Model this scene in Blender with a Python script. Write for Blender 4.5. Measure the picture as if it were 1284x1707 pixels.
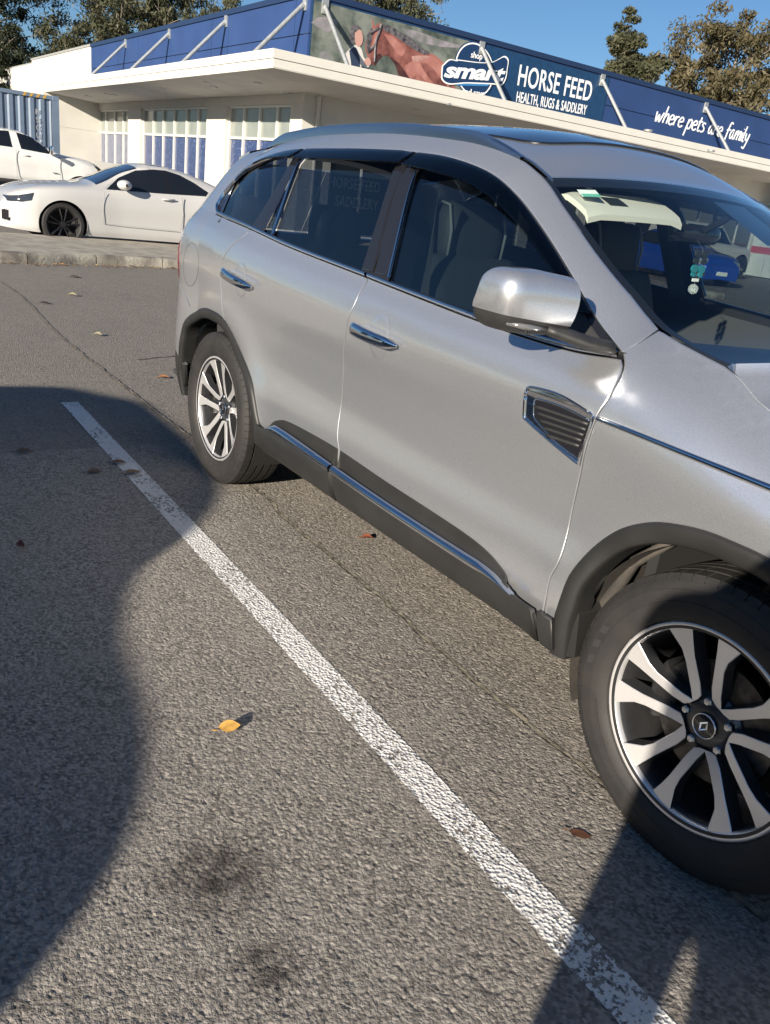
import bpy, bmesh, math, random
import numpy as np
from mathutils import Vector, Matrix, Euler
from mathutils.geometry import delaunay_2d_cdt
rad = math.radians
for o in list(bpy.data.objects): bpy.data.objects.remove(o)
scn = bpy.context.scene
col = scn.collection

# ------------------------------------------------------------------ camera, sky, sun, exposure
IW, IH, FPX = 1284.0, 1707.0, 1374.8
CAMP = np.array([0.8313, -2.4208, 1.3759]); YAW, PITCH, ROLL = 2.51, -0.36404, 0.12516
def cam_axes():
    f = np.array([math.cos(YAW)*math.cos(PITCH), math.sin(YAW)*math.cos(PITCH), math.sin(PITCH)])
    r = np.array([math.sin(YAW), -math.cos(YAW), 0.0]); u = np.cross(r, f)
    c, s = math.cos(ROLL), math.sin(ROLL)
    return f, c*r+s*u, -s*r+c*u
CF, CR, CU = cam_axes()
cam = bpy.data.cameras.new('camera'); camo = bpy.data.objects.new('camera', cam); col.objects.link(camo)
camo.matrix_world = Matrix(((CR[0], CU[0], -CF[0], CAMP[0]), (CR[1], CU[1], -CF[1], CAMP[1]), (CR[2], CU[2], -CF[2], CAMP[2]), (0, 0, 0, 1)))
cam.sensor_fit = 'HORIZONTAL'; cam.sensor_width = 36; cam.lens = FPX/IW*36
cam.clip_start = 0.03; cam.clip_end = 3000
scn.camera = camo
SUND = np.array([-0.50, 1.0, -0.345]); SUND = SUND/np.linalg.norm(SUND)      # the way the light travels
EL = math.asin(-SUND[2]); AZ = math.atan2(-SUND[0], -SUND[1])
w = bpy.data.worlds.new('World'); scn.world = w; w.use_nodes = True
nt = w.node_tree; nt.nodes.clear()
wo = nt.nodes.new('ShaderNodeOutputWorld'); bg = nt.nodes.new('ShaderNodeBackground'); sk = nt.nodes.new('ShaderNodeTexSky')
sk.sky_type = 'NISHITA'; sk.sun_disc = False; sk.sun_elevation = EL; sk.sun_rotation = AZ
sk.altitude = 50; sk.air_density = 1.0; sk.dust_density = 0.1; sk.ozone_density = 5.5
bg.inputs[1].default_value = 0.052
nt.links.new(sk.outputs[0], bg.inputs[0]); nt.links.new(bg.outputs[0], wo.inputs[0])
sl = bpy.data.lights.new('sun', 'SUN'); sl.energy = 5.0; sl.angle = rad(0.6); sl.color = (1.0, 0.895, 0.76)
so = bpy.data.objects.new('sun', sl); col.objects.link(so); so.location = (10, -20, 12)
so.rotation_euler = Vector(SUND).to_track_quat('-Z', 'Y').to_euler()
scn.view_settings.view_transform = 'Standard'; scn.view_settings.look = 'None'
scn.view_settings.exposure = 0.98; scn.view_settings.gamma = 1.0
scn.render.engine = 'CYCLES'

# ------------------------------------------------------------------ pixel helpers (a pixel is only a direction; the surface gives the distance)
def ray(px):
    d = CF*FPX + CR*(px[0]-IW/2) - CU*(px[1]-IH/2); return d/np.linalg.norm(d)
def at(px, ax, v):
    d = ray(px); return CAMP + d*((v-CAMP[ax])/d[ax])
def project(P):
    d = np.atleast_2d(P)-CAMP; z = d@CF
    return np.stack([IW/2+FPX*(d@CR)/z, IH/2-FPX*(d@CU)/z], 1)

# ------------------------------------------------------------------ materials
def mat(name, base=(.5, .5, .5), rough=.5, metal=0, coat=0, spec=.5, noise=0, nscale=8, bump=0, bscale=60, col2=None, ndetail=4, crough=.03, trans=0, ior=1.5, dist=.01, coords='Object'):
    m = bpy.data.materials.new(name); m.use_nodes = True; n = m.node_tree.nodes; l = m.node_tree.links
    b = n['Principled BSDF']; b.inputs['Base Color'].default_value = (*base, 1); b.inputs['Roughness'].default_value = rough
    b.inputs['Metallic'].default_value = metal; b.inputs['Specular IOR Level'].default_value = spec
    b.inputs['Coat Weight'].default_value = coat; b.inputs['Coat Roughness'].default_value = crough
    b.inputs['Transmission Weight'].default_value = trans; b.inputs['IOR'].default_value = ior
    tc = None
    if noise or bump: tc = n.new('ShaderNodeTexCoord')
    if noise:
        t = n.new('ShaderNodeTexNoise'); t.inputs['Scale'].default_value = nscale; t.inputs['Detail'].default_value = ndetail
        l.new(tc.outputs[coords], t.inputs['Vector'])
        r = n.new('ShaderNodeValToRGB'); c2 = col2 or tuple(c*(1-noise) for c in base)
        r.color_ramp.elements[0].position = .35; r.color_ramp.elements[1].position = .65
        r.color_ramp.elements[0].color = (*c2, 1); r.color_ramp.elements[1].color = (*base, 1)
        l.new(t.outputs['Fac'], r.inputs['Fac']); l.new(r.outputs['Color'], b.inputs['Base Color'])
    if bump:
        t2 = n.new('ShaderNodeTexNoise'); t2.inputs['Scale'].default_value = bscale; t2.inputs['Detail'].default_value = 5
        l.new(tc.outputs[coords], t2.inputs['Vector'])
        bp = n.new('ShaderNodeBump'); bp.inputs['Strength'].default_value = bump; bp.inputs['Distance'].default_value = dist
        l.new(t2.outputs['Fac'], bp.inputs['Height']); l.new(bp.outputs['Normal'], b.inputs['Normal'])
    return m
def glassmat(name, tint, ior=1.5, rough=0.0, refl=(1, 1, 1)):
    m = bpy.data.materials.new(name); m.use_nodes = True; n = m.node_tree.nodes; l = m.node_tree.links; n.clear()
    o = n.new('ShaderNodeOutputMaterial'); mx = n.new('ShaderNodeMixShader'); tr = n.new('ShaderNodeBsdfTransparent'); gl = n.new('ShaderNodeBsdfGlossy')
    fr = n.new('ShaderNodeFresnel'); ge = n.new('ShaderNodeNewGeometry'); m1 = n.new('ShaderNodeMath'); m1.operation = 'MULTIPLY_ADD'; m1.inputs[1].default_value = -2; m1.inputs[2].default_value = 1; m2 = n.new('ShaderNodeMath'); m2.operation = 'POWER'; m2.inputs[0].default_value = ior   # same sheet from either side
    l.new(ge.outputs['Backfacing'], m1.inputs[0]); l.new(m1.outputs[0], m2.inputs[1]); l.new(m2.outputs[0], fr.inputs['IOR'])
    tr.inputs['Color'].default_value = (*tint, 1); gl.inputs['Roughness'].default_value = rough; gl.inputs['Color'].default_value = (*refl, 1)
    l.new(fr.outputs[0], mx.inputs[0]); l.new(tr.outputs[0], mx.inputs[1]); l.new(gl.outputs[0], mx.inputs[2]); l.new(mx.outputs[0], o.inputs[0])
    return m
M = {}
M['silver'] = mat('silver_paint', (.75, .77, .795), .29, .84, 1.0, noise=.16, nscale=420, ndetail=2, bump=.035, bscale=500, dist=.001)
M['chrome'] = mat('chrome', (.82, .83, .85), .045, 1.0)
M['satin_metal'] = mat('satin_metal', (.60, .62, .66), .26, 1.0)
M['black_plastic'] = mat('black_plastic', (.030, .030, .030), .52, noise=.3, nscale=25, bump=.15, bscale=500, dist=.001)
M['clad'] = mat('grey_black_cladding', (.020, .020, .0195), .50, noise=.25, nscale=9, bump=.12, bscale=700, dist=.001)
M['gloss_black'] = mat('gloss_black', (.012, .012, .014), .12, coat=.6)
M['visor'] = glassmat('smoked_acrylic', (.10, .10, .11), 1.6, .06)
M['glass'] = glassmat('green_glass', (.24, .29, .30), 1.95)
M['privacy'] = glassmat('privacy_glass', (.18, .20, .22), 1.95)
M['wind'] = glassmat('windscreen_glass', (.84, .90, .88), 1.42)
M['roofglass'] = mat('roof_glass', (.006, .007, .010), .02, coat=1.0)
M['rubber'] = mat('tyre_rubber', (.013, .0128, .0125), .68, noise=.35, nscale=14, col2=(.022, .020, .0185), bump=.25, bscale=240, dist=.002)
M['rubber_mark'] = mat('tyre_lettering', (.030, .029, .028), .5)
M['alloy'] = mat('machined_alloy', (.78, .77, .76), .34, .7, .4, bump=.06, bscale=300, dist=.0008)
M['alloydark'] = mat('dark_alloy_paint', (.050, .052, .056), .28, .5, .6)
M['barrel'] = mat('wheel_barrel', (.07, .07, .072), .4, .7, noise=.4, nscale=12)
M['disc'] = mat('brake_disc', (.12, .115, .11), .38, .9, noise=.4, nscale=60)
M['dark'] = mat('dark_underbody', (.012, .012, .012), .8)
M['liner'] = mat('dusty_liner', (.060, .052, .043), .85, noise=.6, nscale=7, col2=(.024, .022, .020), bump=.5, bscale=60, dist=.004)
M['leather'] = mat('grey_leather', (.15, .15, .145), .5, bump=.2, bscale=220, dist=.001)
M['leather_dark'] = mat('charcoal_trim', (.035, .036, .038), .55, bump=.2, bscale=200, dist=.001)
M['piping'] = mat('pale_piping', (.62, .61, .57), .5)
M['beige'] = mat('pale_visor_cloth', (.58, .57, .50), .8, bump=.2, bscale=400, dist=.001)
M['headliner'] = mat('headliner', (.06, .06, .058), .9)
M['white'] = mat('white_paint', (.48, .475, .46), .25, coat=.8)
M['redlens'] = mat('red_lens', (.16, .006, .010), .08, coat=1.0, noise=.5, nscale=40)
M['clearlens'] = mat('headlamp_lens', (.10, .11, .12), .08, coat=1.0, noise=.7, nscale=30, col2=(.5, .52, .55))
M['amberlens'] = mat('indicator_lens', (.28, .28, .28), .1, .6, 1.0)
M['darklens'] = mat('dark_headlamp', (.03, .033, .038), .06, coat=1.0)
M['darkglass'] = mat('dark_car_glass', (.010, .012, .015), .03, coat=1.0)
M['sticker_w'] = mat('sticker_white', (.75, .77, .76), .5)
M['sticker_g'] = mat('sticker_green', (.12, .45, .33), .5)
M['ink'] = mat('dark_ink', (.02, .025, .03), .5)

# ------------------------------------------------------------------ object helpers
PM = {}
def link(o, parent=None, local=False):
    col.objects.link(o)
    if parent is not None:
        o.parent = parent
        if not local: o.matrix_parent_inverse = PM.get(parent.name, Matrix()).inverted()
    return o
def thing(name, label, cat, loc=(0, 0, 0), rotz=0, group=None):
    o = bpy.data.objects.new(name, None); col.objects.link(o); o.empty_display_size = .2
    o.location = loc; o.rotation_euler = (0, 0, rotz); o['label'] = label; o['category'] = cat
    if group: o['group'] = group
    PM[o.name] = Matrix.Translation(loc) @ Matrix.Rotation(rotz, 4, 'Z')
    return o
def tag(o, label, cat, group=None):
    o['label'] = label; o['category'] = cat
    if group: o['group'] = group
    return o
class MB:
    def __init__(s): s.v = []; s.f = []
    def add(s, v, f):
        k = len(s.v); s.v += [tuple(map(float, a)) for a in v]; s.f += [tuple(i+k for i in a) for a in f]; return s
    def box(s, a, b, bev=0):
        x0, y0, z0 = a; x1, y1, z1 = b
        if not bev:
            return s.add([(x0, y0, z0), (x1, y0, z0), (x1, y1, z0), (x0, y1, z0), (x0, y0, z1), (x1, y0, z1), (x1, y1, z1), (x0, y1, z1)],
                  [(0, 3, 2, 1), (4, 5, 6, 7), (0, 1, 5, 4), (1, 2, 6, 5), (2, 3, 7, 6), (3, 0, 4, 7)])
        bm = bmesh.new(); bmesh.ops.create_cube(bm, size=1)
        for v in bm.verts: v.co = Vector(((x0+x1)/2+v.co.x*(x1-x0), (y0+y1)/2+v.co.y*(y1-y0), (z0+z1)/2+v.co.z*(z1-z0)))
        bmesh.ops.bevel(bm, geom=bm.edges[:], offset=bev, segments=3, affect='EDGES', profile=.5)
        bm.verts.index_update()
        s.add([v.co for v in bm.verts], [[v.index for v in f.verts] for f in bm.faces]); bm.free(); return s
    def grid(s, P, flip=False, cu=False, cv=False):
        P = np.asarray(P); n, m = P.shape[:2]; f = []
        for i in range(n if cu else n-1):
            for j in range(m if cv else m-1):
                a, b, c, d = i*m+j, ((i+1) % n)*m+j, ((i+1) % n)*m+(j+1) % m, i*m+(j+1) % m
                f.append((a, d, c, b) if flip else (a, b, c, d))
        return s.add(P.reshape(-1, 3), f)
    def tube(s, pts, r, seg=8, caps=True, flat=None):
        pts = [Vector(q) for q in pts]; n = len(pts); rr = r if hasattr(r, '__len__') else [r]*n
        rows = []; up = Vector((0, 0, 1))
        for i, q in enumerate(pts):
            t = (pts[min(i+1, n-1)]-pts[max(i-1, 0)]).normalized()
            a = t.cross(up)
            if a.length < .1: a = t.cross(Vector((1, 0, 0)))
            a.normalize(); b = a.cross(t)
            fa, fb = flat or (1, 1)
            rows.append([q+a*(math.cos(2*math.pi*k/seg)*rr[i]*fa)+b*(math.sin(2*math.pi*k/seg)*rr[i]*fb) for k in range(seg)])
        k0 = len(s.v); s.grid(np.array([[tuple(v) for v in r_] for r_ in rows]), cv=True)
        if caps: s.f.append(tuple(k0+k for k in range(seg))[::-1]); s.f.append(tuple(k0+(n-1)*seg+k for k in range(seg)))
        return s
    def lathe(s, prof, seg=48, axis='Y', c=(0, 0, 0), caps=False):
        P = []
        for k in range(seg):
            a = 2*math.pi*k/seg
            row = []
            for (r, h) in prof:
                if axis == 'Y': row.append((c[0]+r*math.cos(a), c[1]+h, c[2]+r*math.sin(a)))
                else: row.append((c[0]+r*math.cos(a), c[1]+r*math.sin(a), c[2]+h))
            P.append(row)
        s.grid(np.array(P), cu=True); return s
    def prism(s, poly, a, b, T=lambda x, y, h: (x, y, h)):
        poly = list(poly); n = len(poly)
        if sum(poly[i][0]*poly[(i+1) % n][1]-poly[(i+1) % n][0]*poly[i][1] for i in range(n)) < 0: poly = poly[::-1]
        v = [T(x, y, a) for x, y in poly]+[T(x, y, b) for x, y in poly]
        f = [tuple(range(n))[::-1], tuple(range(n, 2*n))]+[(i, (i+1) % n, n+(i+1) % n, n+i) for i in range(n)]
        return s.add(v, f)
    def mesh(s, name, smooth=False, fix=False):
        me = bpy.data.meshes.new(name); me.from_pydata(s.v, [], s.f)
        if fix:
            bm = bmesh.new(); bm.from_mesh(me); bmesh.ops.recalc_face_normals(bm, faces=bm.faces); bm.to_mesh(me); bm.free()
        if smooth is not False:
            me.polygons.foreach_set('use_smooth', [True]*len(me.polygons))
            if smooth is not True:
                me.set_sharp_from_angle(angle=rad(smooth))
        me.update(); return me
    def build(s, name, m, parent=None, smooth=False, local=False, fix=True):
        me = s.mesh(name, smooth, fix); me.materials.append(M[m] if isinstance(m, str) else m)
        return link(bpy.data.objects.new(name, me), parent, local)
def struct(o): o['kind'] = 'structure'; return o
class Pchip:
    def __init__(s, pts):
        pts = sorted(pts); s.x = np.array([q[0] for q in pts], float); s.y = np.array([q[1] for q in pts], float)
        h = np.diff(s.x); d = np.diff(s.y)/h; m = np.zeros(len(s.x)); m[0] = d[0]; m[-1] = d[-1]
        for i in range(1, len(m)-1):
            if d[i-1]*d[i] > 0:
                w1 = 2*h[i]+h[i-1]; w2 = h[i]+2*h[i-1]; m[i] = (w1+w2)/(w1/d[i-1]+w2/d[i])
        s.m = m
    def __call__(s, x):
        x = np.clip(np.asarray(x, float), s.x[0], s.x[-1]); i = np.clip(np.searchsorted(s.x, x)-1, 0, len(s.x)-2)
        h = s.x[i+1]-s.x[i]; t = (x-s.x[i])/h
        return (2*t**3-3*t**2+1)*s.y[i]+(t**3-2*t**2+t)*h*s.m[i]+(-2*t**3+3*t**2)*s.y[i+1]+(t**3-t**2)*h*s.m[i+1]
def crv(pts, step=.015):
    """Catmull-Rom through pts, resampled evenly"""
    P = np.array(pts, float)
    if len(P) > 2:
        Q = np.vstack([2*P[0]-P[1], P, 2*P[-1]-P[-2]]); out = []
        for i in range(1, len(Q)-2):
            for t in np.linspace(0, 1, 14, endpoint=False):
                out.append(.5*((2*Q[i])+(-Q[i-1]+Q[i+1])*t+(2*Q[i-1]-5*Q[i]+4*Q[i+1]-Q[i+2])*t*t+(-Q[i-1]+3*Q[i]-3*Q[i+1]+Q[i+2])*t**3))
        P = np.array(out+[P[-1]])
    d = np.r_[0, np.cumsum(np.linalg.norm(np.diff(P, axis=0), axis=1))]; n = max(2, int(round(d[-1]/step))+1)
    s = np.linspace(0, d[-1], n)
    return np.stack([np.interp(s, d, P[:, k]) for k in range(P.shape[1])], 1)
def inside(poly, Q):
    poly = np.asarray(poly); Q = np.atleast_2d(Q); x, y = Q[:, 0], Q[:, 1]; r = np.zeros(len(Q), bool)
    a = poly; b = np.roll(poly, -1, 0)
    for (x0, y0), (x1, y1) in zip(a, b):
        if y0 == y1: continue
        c = ((y0 > y) != (y1 > y)) & (x < (x1-x0)*(y-y0)/(y1-y0)+x0); r ^= c
    return r
def area2(P): return np.sum(P[:, 0]*np.roll(P[:, 1], -1)-np.roll(P[:, 0], -1)*P[:, 1])
def clean(P, eps=1e-4):
    P = np.asarray(P, float); k = [0]
    for i in range(1, len(P)):
        if np.linalg.norm(P[i]-P[k[-1]]) > eps: k.append(i)
    P = P[k]
    if np.linalg.norm(P[0]-P[-1]) < eps: P = P[:-1]
    return P if area2(P) > 0 else P[::-1]
def joinp(*cs): return clean(np.vstack([np.asarray(c, float) for c in cs]), .0025)
def vnorm2(P):
    t1 = P-np.roll(P, 1, 0); t2 = np.roll(P, -1, 0)-P
    t1 /= np.linalg.norm(t1, axis=1)[:, None]+1e-12; t2 /= np.linalg.norm(t2, axis=1)[:, None]+1e-12
    n1 = np.stack([t1[:, 1], -t1[:, 0]], 1); n2 = np.stack([t2[:, 1], -t2[:, 0]], 1); n = n1+n2
    n /= np.linalg.norm(n, axis=1)[:, None]+1e-9
    return n/np.clip(np.sum(n*n1, 1), .5, 1)[:, None], n       # outward (scaled, unit)
def segdist(poly, Q):
    a = poly; b = np.roll(poly, -1, 0); D = np.full(len(Q), 9.)
    for p0, p1 in zip(a, b):
        d = p1-p0; t = np.clip(((Q-p0)@d)/(d@d+1e-12), 0, 1); D = np.minimum(D, np.linalg.norm(Q-(p0+t[:, None]*d), axis=1))
    return D
def surf(F, uz, off=0):
    e = 1e-3
    P = F(uz[:, 0], uz[:, 1]); Pu = F(uz[:, 0]+e, uz[:, 1])-F(uz[:, 0]-e, uz[:, 1]); Pz = F(uz[:, 0], uz[:, 1]+e)-F(uz[:, 0], uz[:, 1]-e)
    n = np.cross(Pu, Pz); n /= np.linalg.norm(n, axis=1)[:, None]+1e-12
    o = off(uz[:, 0], uz[:, 1]) if callable(off) else np.full(len(uz), off)
    if callable(off):
        Q = lambda a, b: F(a, b)+n*off(a, b)[:, None]
        Pu = Q(uz[:, 0]+e, uz[:, 1])-Q(uz[:, 0]-e, uz[:, 1]); Pz = Q(uz[:, 0], uz[:, 1]+e)-Q(uz[:, 0], uz[:, 1]-e)
        n2 = np.cross(Pu, Pz); n2 /= np.linalg.norm(n2, axis=1)[:, None]+1e-12
        return P+n*o[:, None], n2, Pu, Pz
    return P+n*o[:, None], n, Pu, Pz
def panel(name, outline, F, m, parent, holes=(), gap=.002, grid=(.03, .018), off=0., flange=.014, side=-1, rimdrop=.0018, label=None):
    ol = clean(outline); sc, un = vnorm2(ol); o1 = ol-sc*gap; o2 = o1-sc*.004
    g0, g1 = ol.min(0), ol.max(0)
    U, Z = np.meshgrid(np.arange(g0[0]+.004, g1[0], grid[0]), np.arange(g0[1]+.004, g1[1], grid[1])); U[::2] += grid[0]*.5
    G = np.stack([U.ravel(), Z.ravel()], 1); G = G[inside(o2, G)]
    hs = []
    for h in holes:
        h = clean(h); hs.append(h); G = G[~inside(h, G)]
    if len(G):
        dd = segdist(o2, G); k = dd > .006
        for h in hs: k &= segdist(h, G) > .006
        G = G[k]
    n1, n2 = len(o1), len(o2)
    V = np.vstack([o1, o2, G]+hs); E = [(i, (i+1) % n1) for i in range(n1)]+[(n1+i, n1+(i+1) % n2) for i in range(n2)]
    k = n1+n2+len(G)
    for h in hs: E += [(k+i, k+(i+1) % len(h)) for i in range(len(h))]; k += len(h)
    vo, eo, fo, orig, _, _ = delaunay_2d_cdt([Vector(v) for v in V], E, [], 0, 1e-7)
    vo = np.array([tuple(v) for v in vo]); T = np.array([f for f in fo if len(f) == 3]); C = vo[T].mean(1)
    keep = inside(o1, C)
    for h in hs: keep &= ~inside(h, C)
    T = T[keep]
    a2 = np.cross(vo[T[:, 1]]-vo[T[:, 0]], vo[T[:, 2]]-vo[T[:, 0]]); T = T[np.abs(a2) > 1e-10]; a2 = a2[np.abs(a2) > 1e-10]; T[a2 < 0] = T[a2 < 0][:, ::-1]
    P, N, Pu, Pz = surf(F, vo, off)
    rim = {}
    for i, os_ in enumerate(orig):
        for q in os_:
            if q < n1: rim[q] = i
    if rimdrop:
        for q, i in rim.items():
            P[i] -= N[i]*rimdrop
    o3 = []
    for q in range(n1):
        i = rim[q]; a = Pu[i]/np.linalg.norm(Pu[i])*un[q, 0]+Pz[i]/np.linalg.norm(Pz[i])*un[q, 1]; o3.append(a)
    P = list(P); Nn = list(N)
    if rimdrop:
        for q, i in rim.items(): b = N[i]+.7*o3[q]; Nn[i] = b/np.linalg.norm(b)
    faces = [tuple(t) for t in T]
    if flange:
        k = len(P)
        for q in range(n1): i = rim[q]; P.append(np.array(P[i])); Nn.append(o3[q])
        for q in range(n1): i = rim[q]; P.append(np.array(P[i])-N[i]*flange); Nn.append(o3[q])
        for q in range(n1):
            r = (q+1) % n1; faces.append((k+q, k+n1+q, k+n1+r, k+r))
    P = np.array(P); Nn = np.array(Nn)
    if side > 0: P = P*[1, -1, 1]; Nn = Nn*[1, -1, 1]; faces = [f[::-1] for f in faces]
    me = bpy.data.meshes.new(name); me.from_pydata([tuple(p) for p in P], [], [tuple(int(a) for a in f) for f in faces])
    me.polygons.foreach_set('use_smooth', [True]*len(me.polygons)); me.update()
    me.normals_split_custom_set_from_vertices([tuple(n) for n in Nn])
    me.materials.append(M[m]); o = link(bpy.data.objects.new(name, me), parent)
    if label: o['label'] = label
    return o
def text_mesh(s, depth=.004, shear=0, offset=0, space=1):
    c = bpy.data.curves.new('t', 'FONT'); c.body = s; c.size = 1; c.extrude = depth/2; c.shear = shear; c.offset = offset; c.space_character = space; c.resolution_u = 4
    o = bpy.data.objects.new('t', c); col.objects.link(o)
    dg = bpy.context.evaluated_depsgraph_get(); me = bpy.data.meshes.new_from_object(o.evaluated_get(dg)); bpy.data.objects.remove(o)
    return me
def put_text(name, s, bl, br, height, nrm, m, parent, depth=.006, **k):
    """text whose ink runs from bl to br (world points) with the ink height given, facing nrm"""
    me = text_mesh(s, depth, **k); co = np.array([v.co for v in me.vertices]); a, b = co.min(0), co.max(0)
    bl, br = Vector(bl), Vector(br); X = (br-bl); wd = X.length; X.normalize(); Zn = Vector(nrm).normalized(); Y = Zn.cross(X)
    base = k.get('shear') is None
    out = []
    for v in co:
        q = bl+X*((v[0]-a[0])/(b[0]-a[0])*wd)+Y*((v[1]-a[1])/(b[1]-a[1])*height)+Zn*(v[2]+depth/2); out.append(q)
    for v, q in zip(me.vertices, out): v.co = q
    me.materials.clear(); me.materials.append(M[m] if isinstance(m, str) else m); me.name = name; me.update()
    return link(bpy.data.objects.new(name, me), parent)
# ------------------------------------------------------------------ ground, line, kerb, seam
def asphalt(near=False):
    m = bpy.data.materials.new('asphalt'); m.use_nodes = True; n = m.node_tree.nodes; l = m.node_tree.links; b = n['Principled BSDF']
    tc = n.new('ShaderNodeTexCoord'); b.inputs['Roughness'].default_value = .82; b.inputs['Specular IOR Level'].default_value = .35
    def N(s, d=3, r=.55):
        t = n.new('ShaderNodeTexNoise'); t.inputs['Scale'].default_value = s; t.inputs['Detail'].default_value = d; t.inputs['Roughness'].default_value = r; l.new(tc.outputs['Object'], t.inputs['Vector']); return t
    def V(s, f='F1'):
        t = n.new('ShaderNodeTexVoronoi'); t.inputs['Scale'].default_value = s; t.feature = f; l.new(tc.outputs['Object'], t.inputs['Vector']); return t
    def ramp(src, p0, c0, p1, c1):
        r = n.new('ShaderNodeValToRGB'); r.color_ramp.elements[0].position = p0; r.color_ramp.elements[1].position = p1
        r.color_ramp.elements[0].color = (*c0, 1); r.color_ramp.elements[1].color = (*c1, 1); l.new(src, r.inputs[0]); return r.outputs[0]
    def mix(fac, a, c, mode='MIX'):
        x = n.new('ShaderNodeMix'); x.data_type = 'RGBA'; x.blend_type = mode
        if isinstance(fac, float): x.inputs[0].default_value = fac
        else: l.new(fac, x.inputs[0])
        for i, q in ((6, a), (7, c)):
            if isinstance(q, tuple): x.inputs[i].default_value = (*q, 1)
            else: l.new(q, x.inputs[i])
        return x.outputs[2]
    stone = V(120); big = N(.55, 4, .6); mid = N(5, 4)
    src = stone.outputs['Color']
    if near: an = n.new('ShaderNodeAttribute'); an.attribute_name = 'stone'; src = an.outputs['Fac']
    base = ramp(src, .05, (.125, .114, .099), .95, (.375, .342, .296))
    base = mix(ramp(big.outputs[0], .35, (0, 0, 0), .68, (1, 1, 1)), base, mix(1.0, base, (.87, .87, .88), 'MULTIPLY'))
    base = mix(ramp(mid.outputs[0], .42, (0, 0, 0), .72, (.55, .55, .55)), base, (.27, .248, .217))
    # oil stains with their own shape
    for (sx, sy, r) in ((-.40, -1.84, .15), (-.16, -1.84, .08), (-3.2, -2.3, .3), (-2.75, -.25, .18), (-6.0, 1.0, .5)):
        mp = n.new('ShaderNodeMapping'); mp.vector_type = 'POINT'; mp.inputs['Location'].default_value = (-sx/r, -sy/r, 0); mp.inputs['Scale'].default_value = (1/r, 1/r, 1)
        l.new(tc.outputs['Object'], mp.inputs[0]); g = n.new('ShaderNodeTexGradient'); g.gradient_type = 'SPHERICAL'; l.new(mp.outputs[0], g.inputs[0])
        st = mix(1.0, ramp(g.outputs[1], .0, (0, 0, 0), .75, (1, 1, 1)), ramp(N(22, 5).outputs[0], .32, (.25, .25, .25), .62, (1, 1, 1)), 'MULTIPLY')
        base = mix(st, base, (.045, .040, .034))
    spk = V(60); s2 = ramp(spk.outputs['Distance'], .035, (1, 1, 1), .05, (0, 0, 0))
    base = mix(mix(1.0, s2, ramp(N(1.9).outputs[0], .6, (0, 0, 0), .64, (.8, .8, .8)), 'MULTIPLY'), base, (.42, .41, .38))
    l.new(base, b.inputs['Base Color'])
    # relief: stones 8-12 mm with pits
    h1 = V(120, 'SMOOTH_F1'); h1.inputs['Smoothness'].default_value = .35; h2 = V(290); h3 = N(55, 6, .75)
    def math2(op, a, c):
        x = n.new('ShaderNodeMath'); x.operation = op
        for i, q in enumerate((a, c)):
            if isinstance(q, float): x.inputs[i].default_value = q
            else: l.new(q, x.inputs[i])
        return x.outputs[0]
    h = math2('ADD', math2('MULTIPLY', h1.outputs['Distance'], -1.25), math2('ADD', math2('MULTIPLY', h2.outputs['Distance'], -.65), math2('MULTIPLY', h3.outputs[0], 1.1)))
    bp = n.new('ShaderNodeBump'); bp.inputs['Strength'].default_value = 1.0; bp.inputs['Distance'].default_value = .0015 if near else .0062
    l.new(h, bp.inputs['Height']); l.new(bp.outputs['Normal'], b.inputs['Normal'])
    return m
M['asphalt'] = asphalt(); M['asphalt_near'] = asphalt(True)
g = MB().add([(-1200, -1200, 0), (1200, -1200, 0), (1200, 1200, 0), (-1200, 1200, 0)], [(0, 1, 2, 3)]).build('asphalt_ground', 'asphalt'); struct(g)
# near surface: every stone is relief
PX0, PX1, PY0, PY1, PS = -3.3, .60, -2.45, -.2, .0037
def stones():
    R = np.random.RandomState(5); c = .0070; xs = np.arange(PX0, PX1, PS); ys = np.arange(PY0, PY1, PS); X, Y = np.meshgrid(xs, ys, indexing='ij')
    I = ((X-PX0)/c).astype(int)+1; J = ((Y-PY0)/c).astype(int)+1; ni, nj = I.max()+3, J.max()+3
    jx, jy, hs, cs = R.rand(ni, nj), R.rand(ni, nj), R.rand(ni, nj), R.rand(ni, nj)
    d1 = np.full(X.shape, 9.); d2 = d1.copy(); H1 = np.zeros(X.shape); C1 = np.zeros(X.shape)
    for a in (-1, 0, 1):
        for b in (-1, 0, 1):
            ii, jj = I+a, J+b; d = np.hypot(X-PX0-(ii-1+jx[ii, jj])*c, Y-PY0-(jj-1+jy[ii, jj])*c)/c
            k = d < d1; d2 = np.where(k, d1, np.minimum(d2, d)); H1 = np.where(k, hs[ii, jj], H1); C1 = np.where(k, cs[ii, jj], C1); d1 = np.where(k, d, d1)
    lo = np.repeat(np.repeat(R.rand(X.shape[0]//24+2, X.shape[1]//24+2), 24, 0), 24, 1)[:X.shape[0], :X.shape[1]]
    h = .0005*H1+.0013*np.clip((d2-d1)/.28, 0, 1)-.0016*(H1 < .09)
    e = np.minimum(np.minimum(X-PX0, X.max()-X), np.minimum(Y-PY0, Y.max()-Y)); h = h*np.clip(e/.15, 0, 1)
    return xs, ys, X, Y, np.maximum(.0006, .0030+h), C1
SX, SY, GX, GY, GH, GC = stones()
def hgt(x, y):
    i = np.clip(((np.asarray(x)-PX0)/PS).astype(int), 0, len(SX)-1); j = np.clip(((np.asarray(y)-PY0)/PS).astype(int), 0, len(SY)-1)
    ok = (x > PX0) & (x < PX1) & (y > PY0) & (y < PY1); return np.where(ok, GH[i, j], .002)
me = bpy.data.meshes.new('asphalt_stones'); V = np.stack([GX, GY, GH], -1).reshape(-1, 3); nx, ny = GX.shape
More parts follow.
